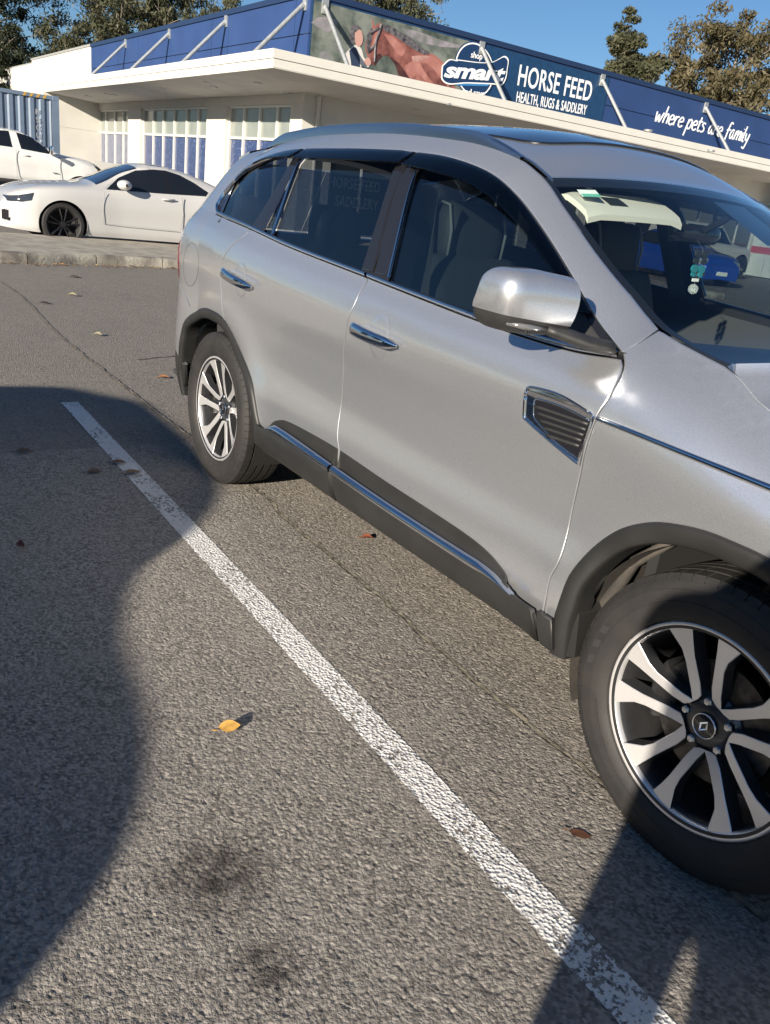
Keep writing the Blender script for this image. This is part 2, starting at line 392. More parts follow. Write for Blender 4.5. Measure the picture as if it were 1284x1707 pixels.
ii = np.arange(nx*ny).reshape(nx, ny); Fq = np.stack([ii[:-1, :-1], ii[1:, :-1], ii[1:, 1:], ii[:-1, 1:]], -1).reshape(-1, 4)
me.vertices.add(len(V)); me.vertices.foreach_set('co', V.ravel()); me.loops.add(Fq.size); me.loops.foreach_set('vertex_index', Fq.ravel()); me.polygons.add(len(Fq)); me.polygons.foreach_set('loop_start', np.arange(len(Fq))*4); me.polygons.foreach_set('loop_total', np.full(len(Fq), 4)); me.update(calc_edges=True)
at_ = me.attributes.new('stone', 'FLOAT', 'POINT'); at_.data.foreach_set('value', GC.ravel().astype(np.float32)); me.polygons.foreach_set('use_smooth', np.ones(len(Fq), bool))
me.materials.append(M['asphalt_near']); o = bpy.data.objects.new('asphalt_stones', me); col.objects.link(o); o['kind'] = 'stuff'; tag(o, 'coarse grey asphalt aggregate around the white parking line', 'asphalt')
def linepaint():
    m = bpy.data.materials.new('worn_line_paint'); m.use_nodes = True; n = m.node_tree.nodes; l = m.node_tree.links; b = n['Principled BSDF']; b.inputs['Roughness'].default_value = .7
    tc = n.new('ShaderNodeTexCoord'); o = n['Material Output']
    t = n.new('ShaderNodeTexNoise'); t.inputs['Scale'].default_value = 62; t.inputs['Detail'].default_value = 8; t.inputs['Roughness'].default_value = .72; l.new(tc.outputs['Object'], t.inputs[0])
    t2 = n.new('ShaderNodeTexNoise'); t2.inputs['Scale'].default_value = 3.1; t2.inputs['Detail'].default_value = 3; l.new(tc.outputs['Object'], t2.inputs[0])
    a = n.new('ShaderNodeMath'); a.operation = 'MULTIPLY_ADD'; a.inputs[1].default_value = .42; l.new(t2.outputs[0], a.inputs[0]); l.new(t.outputs[0], a.inputs[2])
    r = n.new('ShaderNodeValToRGB'); r.color_ramp.elements[0].position = .765; r.color_ramp.elements[1].position = .79; l.new(a.outputs[0], r.inputs[0])
    r.color_ramp.elements[0].color = (0, 0, 0, 1); r.color_ramp.elements[1].color = (1, 1, 1, 1)
    tr = n.new('ShaderNodeBsdfTransparent'); mx = n.new('ShaderNodeMixShader')
    l.new(r.outputs[0], mx.inputs[0]); l.new(b.outputs[0], mx.inputs[1]); l.new(tr.outputs[0], mx.inputs[2]); l.new(mx.outputs[0], o.inputs[0])
    c = n.new('ShaderNodeValToRGB'); c.color_ramp.elements[0].color = (.60, .585, .55, 1); c.color_ramp.elements[1].color = (.74, .73, .70, 1); l.new(t2.outputs[0], c.inputs[0]); l.new(c.outputs[0], b.inputs['Base Color'])
    bp = n.new('ShaderNodeBump'); bp.inputs['Strength'].default_value = .8; bp.inputs['Distance'].default_value = .005
    v = n.new('ShaderNodeTexVoronoi'); v.inputs['Scale'].default_value = 110; l.new(tc.outputs['Object'], v.inputs[0]); l.new(v.outputs['Distance'], bp.inputs['Height']); l.new(bp.outputs[0], b.inputs['Normal'])
    return m
M['line'] = linepaint()
rnd = random.Random(4)
def ribbon(pts, wfun, z, step=.03):
    P = crv(pts, step); t = np.gradient(P, axis=0); t /= np.linalg.norm(t, axis=1)[:, None]; nn = np.stack([-t[:, 1], t[:, 0]], 1)
    a = np.array([wfun(i) for i in range(len(P))]); b = np.array([wfun(i+1000) for i in range(len(P))])
    G = np.stack([np.c_[P+nn*a[:, None], np.full(len(P), z)], np.c_[P-nn*b[:, None], np.full(len(P), z)]], 1)
    return MB().grid(G, flip=True)
for k, pts in enumerate(([(-4.18, -1.185), (-2.42, -1.22), (-1.05, -1.247), (.105, -1.270), (3.1, -1.33)], [(-4.2, 1.32), (3.1, 1.27)], [(-4.2, -3.80), (3.1, -3.85)])):
    pts = np.array(pts); xs = np.arange(pts[0, 0], pts[-1, 0], .006 if k == 0 else .1); yc = np.interp(xs, pts[:, 0], pts[:, 1]); jt = np.repeat([rnd.uniform(-.003, .003) for _ in range(len(xs)//6+1)], 6)[:len(xs)]
    if k == 0: jt[:6] = [.0, .012, .004, .01, .0, .003]
    ts = np.linspace(-.049, .049, 21 if k == 0 else 3); Gx = np.repeat(xs[:, None], len(ts), 1)+(.02*np.sin(ts*60)*0); Gy = yc[:, None]+ts[None]*(1+jt[:, None]*8); Gz = hgt(Gx, Gy)*.80+.0026
    struct(MB().grid(np.stack([Gx, Gy, Gz], -1)).build('parking_line', 'line', smooth=True, fix=False))
M['sand'] = mat('sand_filled_seam', (.36, .32, .24), .95, noise=.65, nscale=30, col2=(.10, .09, .07), bump=.6, bscale=150, dist=.004)
M['seamdark'] = mat('tar_seam', (.022, .021, .02), .9)
sp = [at(q, 2, 0)[:2] for q in ((-160, 400), (0, 470), (100, 560), (220, 655), (420, 810), (480, 870), (620, 985), (760, 1110), (900, 1225), (1050, 1350), (1284, 1545))]
sp = [(a+rnd.uniform(-.01, .01), b) for a, b in sp]
P = crv(sp, .08); P[:, 1] += np.array([rnd.uniform(-.006, .006) for _ in P])
struct(ribbon(P, lambda i: max(.002, .0075+rnd.gauss(0, .0045)), .0056, .02).build('pavement_seam', 'sand'))
struct(ribbon(P+[0, -.010], lambda i: max(.0004, rnd.gauss(.0010, .0016)), .0064, .02).build('pavement_crack', 'seamdark'))
q = [at(a, 2, 0)[:2] for a in ((230, 600), (300, 594), (420, 592), (640, 620))]
struct(ribbon(crv(q, .1)+np.array([[0, rnd.uniform(-.01, .01)] for _ in crv(q, .1)]), lambda i: max(.002, rnd.gauss(.006, .003)), .003, .03).build('pavement_crack', 'seamdark'))
# kerbed island
M['concrete'] = mat('old_concrete', (.40, .37, .31), .9, noise=.5, nscale=5, col2=(.26, .235, .19), bump=.5, bscale=45, dist=.01)
M['kerbface'] = mat('weathered_kerb', (.42, .39, .32), .9, noise=.6, nscale=3.2, col2=(.13, .115, .10), bump=.6, bscale=30, dist=.012, ndetail=7)
fr = crv([(-10.7, -9), (-10.75, -4), (-10.98, -.35), (-11.28, .85), (-11.45, 2.13), (-11.6, 5), (-11.6, 16)], .25)
jit = np.array([[rnd.uniform(-.012, .012), 0] for _ in fr])
fr = fr+jit; bk = fr.copy(); bk[:, 0] = -13.72+np.interp(fr[:, 1], [-9, 0, 3, 16], [.3, .12, -.3, -.35]); hz = .135
F3 = lambda P, z, dx=0: np.c_[P[:, 0]+dx, P[:, 1], np.full(len(P), z)]
top = MB().grid(np.stack([F3(fr, hz, -.16), F3(bk, hz+.02, .02)], 1), flip=True).grid(np.stack([F3(bk, hz+.02, .02), F3(bk, 0, -.01)], 1), flip=True)
isl = struct(top.build('concrete_island', 'concrete'))
# kerb stones, each a piece of its own
n = len(fr); seg = 4
for i in range(0, n-seg, seg):
    a = fr[i:i+seg+1].copy(); d = (a[-1]-a[0])/np.linalg.norm(a[-1]-a[0]); a[0] += d*.006; a[-1] -= d*.006
    dz = rnd.uniform(-.006, .006)
    prof = [(0, -.02), (0, .06), (-.012, .108), (-.03, hz-.004), (-.05, hz+.002), (-.158, hz+.003), (-.158, -.02)]
    G = np.stack([np.c_[a[:, 0]+px, a[:, 1], np.full(len(a), pz+dz*(pz > .05))] for px, pz in prof], 1)
    mb = MB().grid(G); mb.f.append(tuple(range(len(prof)))); mb.f.append(tuple(len(prof)*(len(a)-1)+k for k in range(len(prof))))
    mb.build('kerb_stone', 'kerbface', isl, smooth=35)
# ------------------------------------------------------------------ shop building
M['wallwhite'] = mat('cream_render', (.58, .565, .515), .85, noise=.08, nscale=1.5, bump=.1, bscale=40, dist=.004)
M['canopywhite'] = mat('canopy_paint', (.66, .645, .585), .6, noise=.05, nscale=2)
M['soffit'] = mat('soffit_sheet', (.60, .58, .54), .8, noise=.1, nscale=1.2)
M['blue'] = mat('blue_wall_paint', (.022, .055, .165), .6, noise=.12, nscale=1.3, bump=.08, bscale=25, dist=.004)
M['capblue'] = mat('parapet_flashing', (.022, .045, .11), .45, .3)
M['capgrey'] = mat('grey_flashing', (.40, .40, .38), .5, .3)
M['galv'] = mat('galvanised_steel', (.52, .54, .53), .45, .6, noise=.2, nscale=12)
M['alu'] = mat('window_frame_alu', (.68, .68, .64), .45, .2)
M['blind'] = mat('pale_blind', (.24, .265, .24), .35, coat=.8, noise=.12, nscale=3)
M['shopglass'] = mat('shop_glass', (.02, .025, .03), .04, coat=1.0)
def postermat():
    m = mat('blue_poster', (.025, .045, .14), .35, coat=.6); n = m.node_tree.nodes; l = m.node_tree.links; b = n['Principled BSDF']
    tc = n.new('ShaderNodeTexCoord'); t = n.new('ShaderNodeTexVoronoi'); t.inputs['Scale'].default_value = 6.5; t.feature = 'DISTANCE_TO_EDGE'; l.new(tc.outputs['Object'], t.inputs[0])
    t2 = n.new('ShaderNodeTexNoise'); t2.inputs['Scale'].default_value = 13; l.new(tc.outputs['Object'], t2.inputs[0])
    a = n.new('ShaderNodeMath'); a.operation = 'ADD'; l.new(t.outputs[0], a.inputs[0]); l.new(t2.outputs[0], a.inputs[1])
    r = n.new('ShaderNodeValToRGB'); e = r.color_ramp.elements; e[0].position = .42; e[0].color = (.14, .18, .28, 1); e[1].position = .50; e[1].color = (.025, .045, .14, 1); l.new(a.outputs[0], r.inputs[0]); l.new(r.outputs[0], b.inputs['Base Color'])
    return m
M['poster'] = postermat()
M['lilac'] = mat('lilac_poster', (.13, .15, .23), .35, coat=.6, noise=.3, nscale=5)
YW, XW = 9.0, -20.70
bld = thing('shop_building', 'blue and cream retail building with deep white canopy and strutted awning', 'building', (-30, 20, 0))
def B(name, a, b, m, bev=0, parent=None): return MB().box(a, b, bev).build(name, m, parent or bld)
ZP = 5.98; ZF0, ZF1 = 3.75, 4.14; YC = float(at((454.5, 112.2), 2, ZF0)[1]); XC = float(at((454.5, 112.2), 2, ZF0)[0])
XE = -39.66
B('wall_core', (-70, YW+.3, 0), (XW-.3, 44, ZP-.10), 'wallwhite')
B('roof', (-70, YW+.28, ZP-.098), (XW-.28, 44, ZP-.05), 'capgrey')
# white end block left of the blue parapet, with the wing wall that closes the canopy
B('end_wall', (-52.0, YW, 0), (-40.62, YW+.29, ZP-.07), 'wallwhite'); B('parapet_flashing', (-52.05, YW-.04, ZP-.068), (-40.6, YW+.3, ZP+.02), 'capgrey')
B('wing_wall', (-40.6, YC-.05, 0), (XE, YW+.28, 3.80), 'wallwhite'); B('wall_joint', (XE, YC, 2.49), (XE+.004, YW, 2.505), 'capgrey')
B('wall_joint', (-47.0, YW-.004, 3.2), (-46.97, YW, ZP-.07), 'ink'); 
# blue parapet panels, long side
zj = float(at((340, 84), 1, YW)[2])
xs = [-40.6, -36.75, -34.25, -30.72, -27.1, -25.82, -21.5, XW]
for i in range(len(xs)-1):
    for z0, z1 in ((3.9, zj-.012), (zj+.012, ZP-.12)):
        B('parapet_panel', (xs[i]+.011, YW-.001*(i % 2), z0), (xs[i+1]-.011, YW+.29, z1), 'blue')
B('parapet_backing', (-40.6, YW+.03, 3.9), (XW-.03, YW+.285, ZP-.125), 'ink')
B('parapet_flashing', (-40.6, YW-.045, ZP-.118), (XW+.045, YW+.3, ZP+.02), 'capblue')
# short side
zj2 = float(at((1060, 187), 0, XW)[2]); ys = [YW+.005, 14.5, 20.24, 25.35, 31, 37, 43.9]
for i in range(len(ys)-1):
    for z0, z1 in ((3.9, zj2-.012), (zj2+.012, ZP-.12)):
        B('parapet_panel', (XW-.29, ys[i]+.011, z0), (XW-.001*(i % 2), ys[i+1]-.011, z1), 'blue')
B('parapet_backing', (XW-.285, YW+.01, 3.9), (XW-.03, 43.9, ZP-.125), 'ink')
B('parapet_flashing', (XW-.3, YW+.301, ZP-.118), (XW+.045, 44, ZP+.021), 'capblue')
# canopy: soffit falling to the wall, two-step fascia
zs = 3.64; gz = 3.945
mb = MB(); mb.add([(-40.55, YC+.01, ZF0+.02), (XC-.01, YC+.01, ZF0+.02), (XC-.01, 43.5, ZF0+.02), (XW-.02, 43.5, zs), (XW-.02, YW+.02, zs), (-40.55, YW+.02, zs)], [(0, 5, 4, 1), (1, 4, 3, 2)]); mb.build('soffit', 'soffit', bld)
mb = MB(); mb.add([(-40.6, YC+.02, ZF1-.02), (XC-.02, YC+.02, ZF1-.02), (XC-.02, 43.5, ZF1-.02), (XW-.02, 43.5, ZF1-.1), (XW-.02, YW+.02, ZF1-.1), (-40.6, YW+.02, ZF1-.1)], [(0, 1, 4, 5), (1, 2, 3, 4)]); mb.build('canopy_deck', 'capgrey', bld)
for z0, z1, o in ((ZF0, gz-.006, 0.02), (gz+.006, ZF1, 0)):
    B('fascia', (-40.6, YC+o, z0), (XC-o, YC+.06, z1), 'canopywhite'); B('fascia', (XC-.06, YC+.061, z0), (XC-o, 43.5, z1), 'canopywhite')
B('fascia_groove', (-40.55, YC+.03, gz-.02), (XC-.03, YC+.05, gz+.02), 'ink'); B('fascia_groove', (XC-.05, YC+.065, gz-.02), (XC-.03, 43.4, gz+.02), 'ink')
def soffz(t): return ZF0+.02+(zs-ZF0-.02)*t
for px, py in ((430, 138), (357, 145), (345, 139), (272, 148), (218, 153), (480, 150), (147, 160), (190, 158), (178, 157), (695, 181), (745, 178), (975, 236), (1080, 222), (1185, 255)):
    P_ = at((px, py), 2, 3.70)
    t = (P_[1]-YC)/(YW-YC) if P_[0] < XW+.2 else (XC-P_[0])/(XC-XW); t = min(max(t, .1), .92)
    MB().lathe([(.001, 0), (.11, 0), (.115, .03), (.12, .05)], 14, 'Z', (P_[0], P_[1], soffz(t)-.02)).build('downlight', 'galv', bld, smooth=40)
# struts
def strut(p0, p1, nrm):
    p0, p1 = Vector(p0), Vector(p1)
    s = MB().tube([p0, p1], .055, 10).build('awning_strut', 'galv', bld, smooth=40)
    mb = MB(); c = p0; n_ = Vector(nrm); t = Vector((0, 0, 1)).cross(n_)
    a = c-t*.09-Vector((0, 0, .17)); b = c+t*.09+Vector((0, 0, .17))
    lo = [min(a[k], b[k]) for k in range(3)]; hi = [max(a[k], b[k]) for k in range(3)]
    for k in range(3):
        if abs(n_[k]) > .5:
            lo[k] = min(c[k]-n_[k]*.03, c[k]+n_[k]*.02); hi[k] = max(c[k]-n_[k]*.03, c[k]+n_[k]*.02)
    MB().box(lo, hi).build('bracket_plate', 'galv', s)
for x in (-20.98, -26.0, -30.88, -35.74): strut((x, YW-.02, 5.72), (x, 7.36, 4.06), (0, -1, 0))
for y in (9.40, 14.68, 19.86, 25.38, 30.9): strut((XW+.045, y, 5.70), (XW+1.64, y, 4.07), (1, 0, 0))
# long wall: header, piers, windows
zt = float(at((190, 182.5), 1, YW+.1)[2]); zm = 2.49
XX = lambda px: float(at((px, 222), 1, YW+.1)[0])
B('header_beam', (XE, YW+.04, zt+.0), (XW-.292, YW+.29, zs+.12), 'wallwhite'); B('plinth', (XE, YW+.05, 0), (XW-.292, YW+.29, .35), 'wallwhite')
wins = [(XX(164)+.05, XX(217), [XX(176.5), XX(191), XX(205)], 'lilac'), (XX(238.5), XX(348), [XX(255), XX(271.5), XX(289.5), XX(310), XX(329)], 'poster'), (XX(381), XX(487), [XX(405), XX(431), XX(460)], 'poster')]
for a, b in ((XX(217)+.02, XX(238.5)-.02), (XX(348)+.02, XX(381)-.02), (XX(487)+.02, XW-.292)):
    B('pier', (a, YW, .0), (b, YW+.28, zt-.003), 'wallwhite')
B('pier_end', (XW-.29, YW+.003, 0), (XW, YW+.55, zs+.1), 'wallwhite')
for a, b, ms, pm in wins:
    wn = B('window', (a, YW+.10, zt-.07), (b, YW+.18, zt-.005), 'alu')
    B('sill', (a, YW+.08, .352), (b, YW+.2, .42), 'alu', 0, wn); B('transom', (a, YW+.101, zm-.035), (b, YW+.181, zm+.035), 'alu', 0, wn)
    for x in [a+.03]+ms+[b-.03]:
        B('mullion', (x-.045, YW+.098, .421), (x+.045, YW+.184, zt-.071), 'alu', 0, wn)
    e = [a+.07]+ms+[b-.07]
    for i in range(len(e)-1):
        B('pane', (e[i]+.046, YW+.16, zm+.036), (e[i+1]-.046, YW+.175, zt-.072), 'blind', 0, wn); B('pane', (e[i]+.046, YW+.16, .421), (e[i+1]-.046, YW+.175, zm-.036), pm, 0, wn)
B('bench_seat', (XX(197), 8.1, .95), (XX(262), 8.5, 1.30), 'capgrey'); B('bench_base', (XX(199), 8.15, 0), (XX(260), 8.45, .949), 'ink')
# short wall: shopfront glazing
B('shop_wall', (XW-.285, YW+.56, 2.95), (XW, 43.9, zs+.1), 'wallwhite')
for i, y0 in enumerate(np.arange(YW+.56, 41, 2.6)):
    B('pier', (XW-.28, y0, 0), (XW-.03, y0+.45, 2.949), 'wallwhite')
    wn = B('shop_window', (XW-.2, y0+.451, 2.86), (XW-.1, y0+2.599, 2.948), 'alu'); B('sill', (XW-.2, y0+.451, .1), (XW-.1, y0+2.599, .2), 'alu', 0, wn)
    B('mullion', (XW-.198, y0+1.5, .201), (XW-.102, y0+1.56, 2.859), 'alu', 0, wn)
    for a, b in ((y0+.452, y0+1.499), (y0+1.561, y0+2.598)): B('pane', (XW-.17, a, .201), (XW-.14, b, 2.859), 'shopglass', 0, wn)
MB().tube([(XW+.08, YW+.42, 0), (XW+.08, YW+.42, 3.6)], .05, 10).build('downpipe', 'wallwhite', bld, smooth=40)
sgn = thing('window_lettering', 'white shop window lettering about horse feed, seen through the silver SUV', 'sign', (XW-.098, 10.9, .7))
put_text('lettering', 'HORSE FEED', (XW-.098, 10.05, 1.42), (XW-.098, 11.76, 1.42), .29, (1, 0, 0), 'capgrey', sgn, space=1.05, offset=.01)
put_text('lettering', 'SADDLERY', (XW-.098, 10.30, .93), (XW-.098, 11.76, .93), .29, (1, 0, 0), 'capgrey', sgn, space=1.05, offset=.01)
# ------------------------------------------------------------------ signs on the short parapet
M['bannerblue'] = mat('banner_blue', (.012, .050, .125), .4, noise=.2, nscale=6)
M['bannerbg'] = mat('banner_foliage_print', (.20, .22, .19), .45, noise=.7, nscale=2.2, col2=(.050, .065, .055), ndetail=9)
M['bannerlite'] = mat('banner_pale_print', (.30, .27, .30), .45, noise=.6, nscale=3.5, col2=(.15, .16, .15), ndetail=8)
M['horse'] = mat('horse_print', (.33, .135, .110), .45, noise=.5, nscale=2.2, col2=(.11, .035, .028))
M['horse_hi'] = mat('horse_highlight_print', (.42, .20, .165), .45, noise=.5, nscale=4, col2=(.33, .135, .11), ndetail=7)
M['mane'] = mat('mane_print', (.035, .03, .035), .45, noise=.5, nscale=9, col2=(.16, .15, .16))
M['mane_soft'] = mat('horse_shade_print', (.10, .035, .028), .45, noise=.4, nscale=4, col2=(.05, .02, .018))
M['shirt_soft'] = mat('horse_sheen_print', (.50, .29, .25), .45, noise=.4, nscale=6)
M['skin'] = mat('skin_print', (.50, .29, .24), .45)
M['shirt'] = mat('shirt_print', (.60, .58, .54), .45)
M['navyprint'] = mat('vest_print', (.03, .045, .085), .45)
M['signwhite'] = mat('sign_white', (.82, .83, .82), .45)
M['logoblue'] = mat('logo_blue', (.010, .035, .10), .4)
M['skyblue'] = mat('logo_light_blue', (.04, .20, .45), .4)
ban = thing('banner_sign', 'printed banner of a woman with a brown horse and horse feed lettering', 'sign', (XW+.05, 14.6, 4.1))
Q = lambda x, y, d=.02: at((500+x/3.21, y/3.21), 0, XW+d)
def flat(name, pts, d, m, parent=ban, smooth=True, T=Q, closed=True):
    P = np.array([T(x, y, d)[1:] for x, y in pts])
    if smooth: P = crv(np.vstack([P, P[:1]]), .06)[:-1]
    return MB().prism([tuple(q) for q in P], XW+d-.008, XW+d, lambda a, b, h: (h, a, b)).build(name, m, parent)
y0, y1 = 9.05, 20.2
MB().box((XW+.004, y0, 4.0), (XW+.02, y1, ZP-.16)).build('board', 'bannerblue', ban)
Qc = lambda c: (500+c[0]/3.21, c[1]/3.21)
yb = float(at((500+900/3.21, 300/3.21), 0, XW)[1])
MB().box((XW+.0205, y0+.03, 4.0), (XW+.024, yb, ZP-.19)).build('print_background', 'bannerbg', ban)
hs = [(384, 88), (396, 124), (404, 140), (420, 122), (446, 128), (500, 158), (560, 200), (620, 246), (668, 276), (710, 288), (748, 315), (778, 350), (800, 420), (840, 500), (700, 520), (545, 470), (528, 395), (512, 350), (480, 306), (452, 296), (424, 318), (404, 348), (388, 344), (366, 306), (352, 262), (356, 212), (372, 172), (388, 148)]
for bl in ([(110, 280), (150, 270), (160, 330), (115, 340)], [(180, 230), (220, 225), (230, 262), (190, 268)], [(540, 150), (640, 170), (760, 215), (880, 250), (760, 250), (620, 215)], [(60, 120), (110, 90), (200, 110), (150, 170)]): flat('print_patch', bl, .0275, 'bannerlite')
flat('horse_figure', hs, .030, 'horse')
flat('horse_figure', [(560, 350), (620, 320), (700, 300), (745, 330), (780, 380), (800, 460), (720, 480), (640, 400), (590, 420)], .033, 'horse_hi')
flat('horse_figure', [(360, 185), (384, 150), (392, 175), (380, 230), (372, 290), (360, 270), (356, 220)], .033, 'mane')
flat('horse_figure', [(450, 180), (500, 200), (560, 262), (540, 300), (490, 240)], .033, 'horse_hi')
flat('horse_shade', [(528, 395), (512, 350), (482, 308), (500, 312), (540, 350), (575, 400), (600, 440), (560, 440)], .0345, 'mane_soft')
flat('horse_shade', [(404, 348), (420, 322), (440, 300), (425, 285), (400, 305), (390, 335)], .0345, 'mane_soft')
flat('horse_shade', [(640, 330), (690, 345), (740, 400), (800, 480), (740, 470), (680, 400)], .0345, 'horse')
flat('horse_light', [(600, 300), (650, 296), (700, 305), (660, 318), (610, 330)], .0352, 'shirt_soft')
flat('horse_light', [(408, 150), (418, 150), (412, 200), (398, 250), (392, 240), (400, 195)], .0352, 'horse_hi')
flat('horse_mane', [(440, 128), (480, 138), (530, 165), (600, 210), (660, 258), (695, 282), (665, 290), (600, 256), (540, 214), (490, 180), (450, 160)], .036, 'mane')
for pts in ([(436, 128), (424, 170), (410, 206), (404, 236)], [(404, 236), (384, 258), (366, 274)], [(404, 236), (402, 290), (400, 330)], [(424, 150), (400, 160), (376, 178)]):
    P = np.array([Q(x, y, .04) for x, y in pts]); MB().tube([tuple(q) for q in crv(P, .1)], .028, 5).build('halter_strap', 'mane', ban)
flat('woman_hair', [(268, 200), (272, 158), (292, 132), (318, 140), (326, 158), (304, 176), (300, 220), (284, 232), (262, 236)], .036, 'mane')
flat('woman_face', [(294, 176), (322, 156), (336, 186), (336, 224), (318, 250), (300, 236)], .039, 'skin')
flat('woman_shirt', [(240, 300), (262, 266), (300, 240), (330, 262), (346, 312), (380, 330), (360, 364), (330, 352), (310, 400), (250, 400), (240, 345)], .036, 'shirt')
flat('woman_vest', [(264, 268), (296, 250), (316, 290), (322, 330), (316, 400), (284, 400), (272, 320)], .039, 'navyprint')
flat('woman_hand', [(344, 322), (366, 306), (380, 326), (378, 346), (352, 348)], .042, 'skin')
# round logo
cc = np.array([935, 372]); el = [(cc[0]+108*math.cos(a)+6*math.sin(a), cc[1]-150*math.sin(a)+26*math.cos(a)) for a in np.linspace(0, 2*math.pi, 40, endpoint=False)]
sc_ = lambda k: [(cc[0]+(x-cc[0])*k, cc[1]+(y-cc[1])*k) for x, y in el]
flat('logo_ring', el, .044, 'logoblue', smooth=False); flat('logo_ring', sc_(.955), .047, 'signwhite', smooth=False); flat('logo_ring', sc_(.90), .050, 'logoblue', smooth=False)
pl = [(762, 350), (800, 316), (838, 322), (850, 318), (960, 332), (1030, 330), (1068, 312), (1098, 298), (1118, 320), (1112, 370), (1104, 420), (1080, 458), (1040, 452), (960, 448), (880, 446), (800, 452), (762, 430), (758, 395)]
flat('logo_plate', pl, .054, 'signwhite'); c2 = np.mean(pl, 0); flat('logo_plate', [(c2[0]+(x-c2[0])*.968, c2[1]+(y-c2[1])*.90) for x, y in pl], .058, 'logoblue')
def tx(s, bl, br, tl, d, m='signwhite', name='lettering', parent=ban, T=Q, **k):
    a, b, c = T(*bl, d), T(*br, d), T(*tl, d); return put_text(name, s, a, b, float(np.linalg.norm(np.array(c)-a)), (1, 0, 0), m, parent, .005, **k)
tx('smart', (770, 414), (1098, 438), (770, 336), .060, shear=.28, offset=.035, space=.95)
tx('shop', (914, 318), (974, 330), (914, 272), .052, offset=.012)
tx('and save', (868, 502), (988, 516), (868, 470), .052, offset=.012)
flat('logo_bar', [(838, 446), (1010, 450), (1008, 460), (842, 456)], .053, 'skyblue', smooth=False)
Q3 = lambda x, y, d=.02: at((880+x/3.178, y/3.178), 0, XW+d)
tx('HORSE FEED', (-56, 452), (330, 538), (-56, 338), .026, offset=.012, space=1.06, T=Q3)
tx('HEALTH, RUGS & SADDLERY', (-64, 548), (306, 618), (-64, 482), .026, offset=.014, space=1.06, T=Q3)
# hand-written slogan: strokes
STK = {'w': [[(0, 1), (.12, 0), (.32, .75), (.45, 0), (.72, 1.02)]], 'h': [[(0.1, 1.75), (0, 0)], [(.02, .55), (.2, .95), (.38, .9), (.40, 0)]], 'e': [[(.04, .5), (.42, .62), (.40, .92), (.2, 1), (.02, .6), (.08, .12), (.28, 0), (.48, .18)]],
       'r': [[(.04, 1), (0, 0)], [(.02, .5), (.16, .92), (.36, .98)]], 'p': [[(.06, 1), (-.06, -.8)], [(.04, .6), (.2, 1), (.42, .85), (.38, .2), (.18, 0), (.02, .15)]], 't': [[(.18, 1.5), (.08, .3), (.16, 0), (.34, .1)], [(-.04, 1.0), (.38, 1.08)]],
       's': [[(.36, .9), (.16, 1), (.05, .75), (.32, .4), (.28, .08), (.02, .02)]], 'a': [[(.40, .95), (.18, 1), (.02, .5), (.12, .02), (.32, .3), (.40, .95), (.40, .2), (.50, 0)]], 'f': [[(.5, 1.6), (.34, 1.75), (.2, 1.4), (.1, -.5)], [(0, .85), (.42, .95)]],
       'm': [[(.04, 1), (0, 0)], [(.02, .5), (.18, 1), (.3, .9), (.30, 0)], [(.31, .5), (.48, 1), (.60, .9), (.60, 0)]], 'i': [[(.05, 1), (.02, 0)], [(.09, 1.35), (.08, 1.42)]], 'l': [[(.12, 1.75), (.02, .3), (.1, 0), (.2, .1)]], 'y': [[(.02, 1), (.06, .4), (.2, .2), (.38, .5)], [(.42, 1), (.36, .2), (.2, -.7), (-.06, -.6)]]}
ADV = dict(w=.86, h=.56, e=.60, r=.46, p=.58, t=.44, s=.50, a=.62, f=.52, m=.78, i=.22, l=.28, y=.5)
slog = thing('wall_lettering', 'white handwritten slogan lettering fixed to the dark blue parapet', 'sign', (XW+.02, 24.5, 4.8))
S = 'where pets are family'; tot = sum(ADV.get(c, .38) for c in S)
a0, a1 = Q3(672, 640, .012), Q3(1165, 756, .012); hx = .34; xx = 0
base0 = np.array(a0); dirv = (np.array(a1)-a0)/tot; xh = float(np.linalg.norm(Q3(745, 655, 0)-np.array(Q3(745, 605, 0))))
for c in S:
    for k, st in enumerate(STK.get(c, [])):
        P = np.array([base0+dirv*(xx+x+.12*y)+np.array([0, 0, 1])*y*xh for x, y in st]); P[:, 0] = XW+.016+.004*k
        P = crv(P, .03); MB().tube([tuple(q) for q in P], .040, 6, flat=(1, 1)).build('letter_stroke', 'signwhite', slog, smooth=40) if False else None
        t = np.gradient(P, axis=0); t /= np.linalg.norm(t, axis=1)[:, None]+1e-9; nn = np.stack([0*t[:, 0], -t[:, 2], t[:, 1]], 1)*.027
        mb = MB(); mb.grid(np.stack([P+nn, P-nn, P-nn-[.014, 0, 0], P+nn-[.014, 0, 0]], 1), cv=True); mb.f.append((0, 1, 2, 3)); q4 = 4*(len(P)-1); mb.f.append((q4, q4+1, q4+2, q4+3)); mb.build('letter_stroke', 'signwhite', slog)
    xx += ADV.get(c, .38)
# ------------------------------------------------------------------ shipping container
M['contblue'] = mat('container_blue', (.13, .18, .255), .5, noise=.15, nscale=2)
M['hazard'] = mat('hazard_yellow', (.45, .28, .05), .5)
ct = thing('shipping_container', 'blue corrugated shipping container with upright white code beside cream wall', 'container', (-28.2, 0, 0))
xf = -27.0; yr = float(at((99, 200), 0, xf)[1]); zc_ = 2.93; yl = yr-12.1
prof = []; y = yl+.18; k = 0
while y < yr-.18-.28:
    for dy, dx in ((0, 0), (.07, 0), (.105, -.036), (.175, -.036), (.21, 0)): prof.append((y+dy*1.3, dx))
    y += .28*1.02
P = [[(xf-.03+dx, yy, .16), (xf-.03+dx, yy, zc_-.10)] for yy, dx in prof]
MB().grid(np.array(P), flip=True).build('side_sheet', 'contblue', ct)
MB().box((xf-2.4, yl+.02, .15), (xf-.075, yr-.02, zc_-.02)).build('shell', 'contblue', ct)
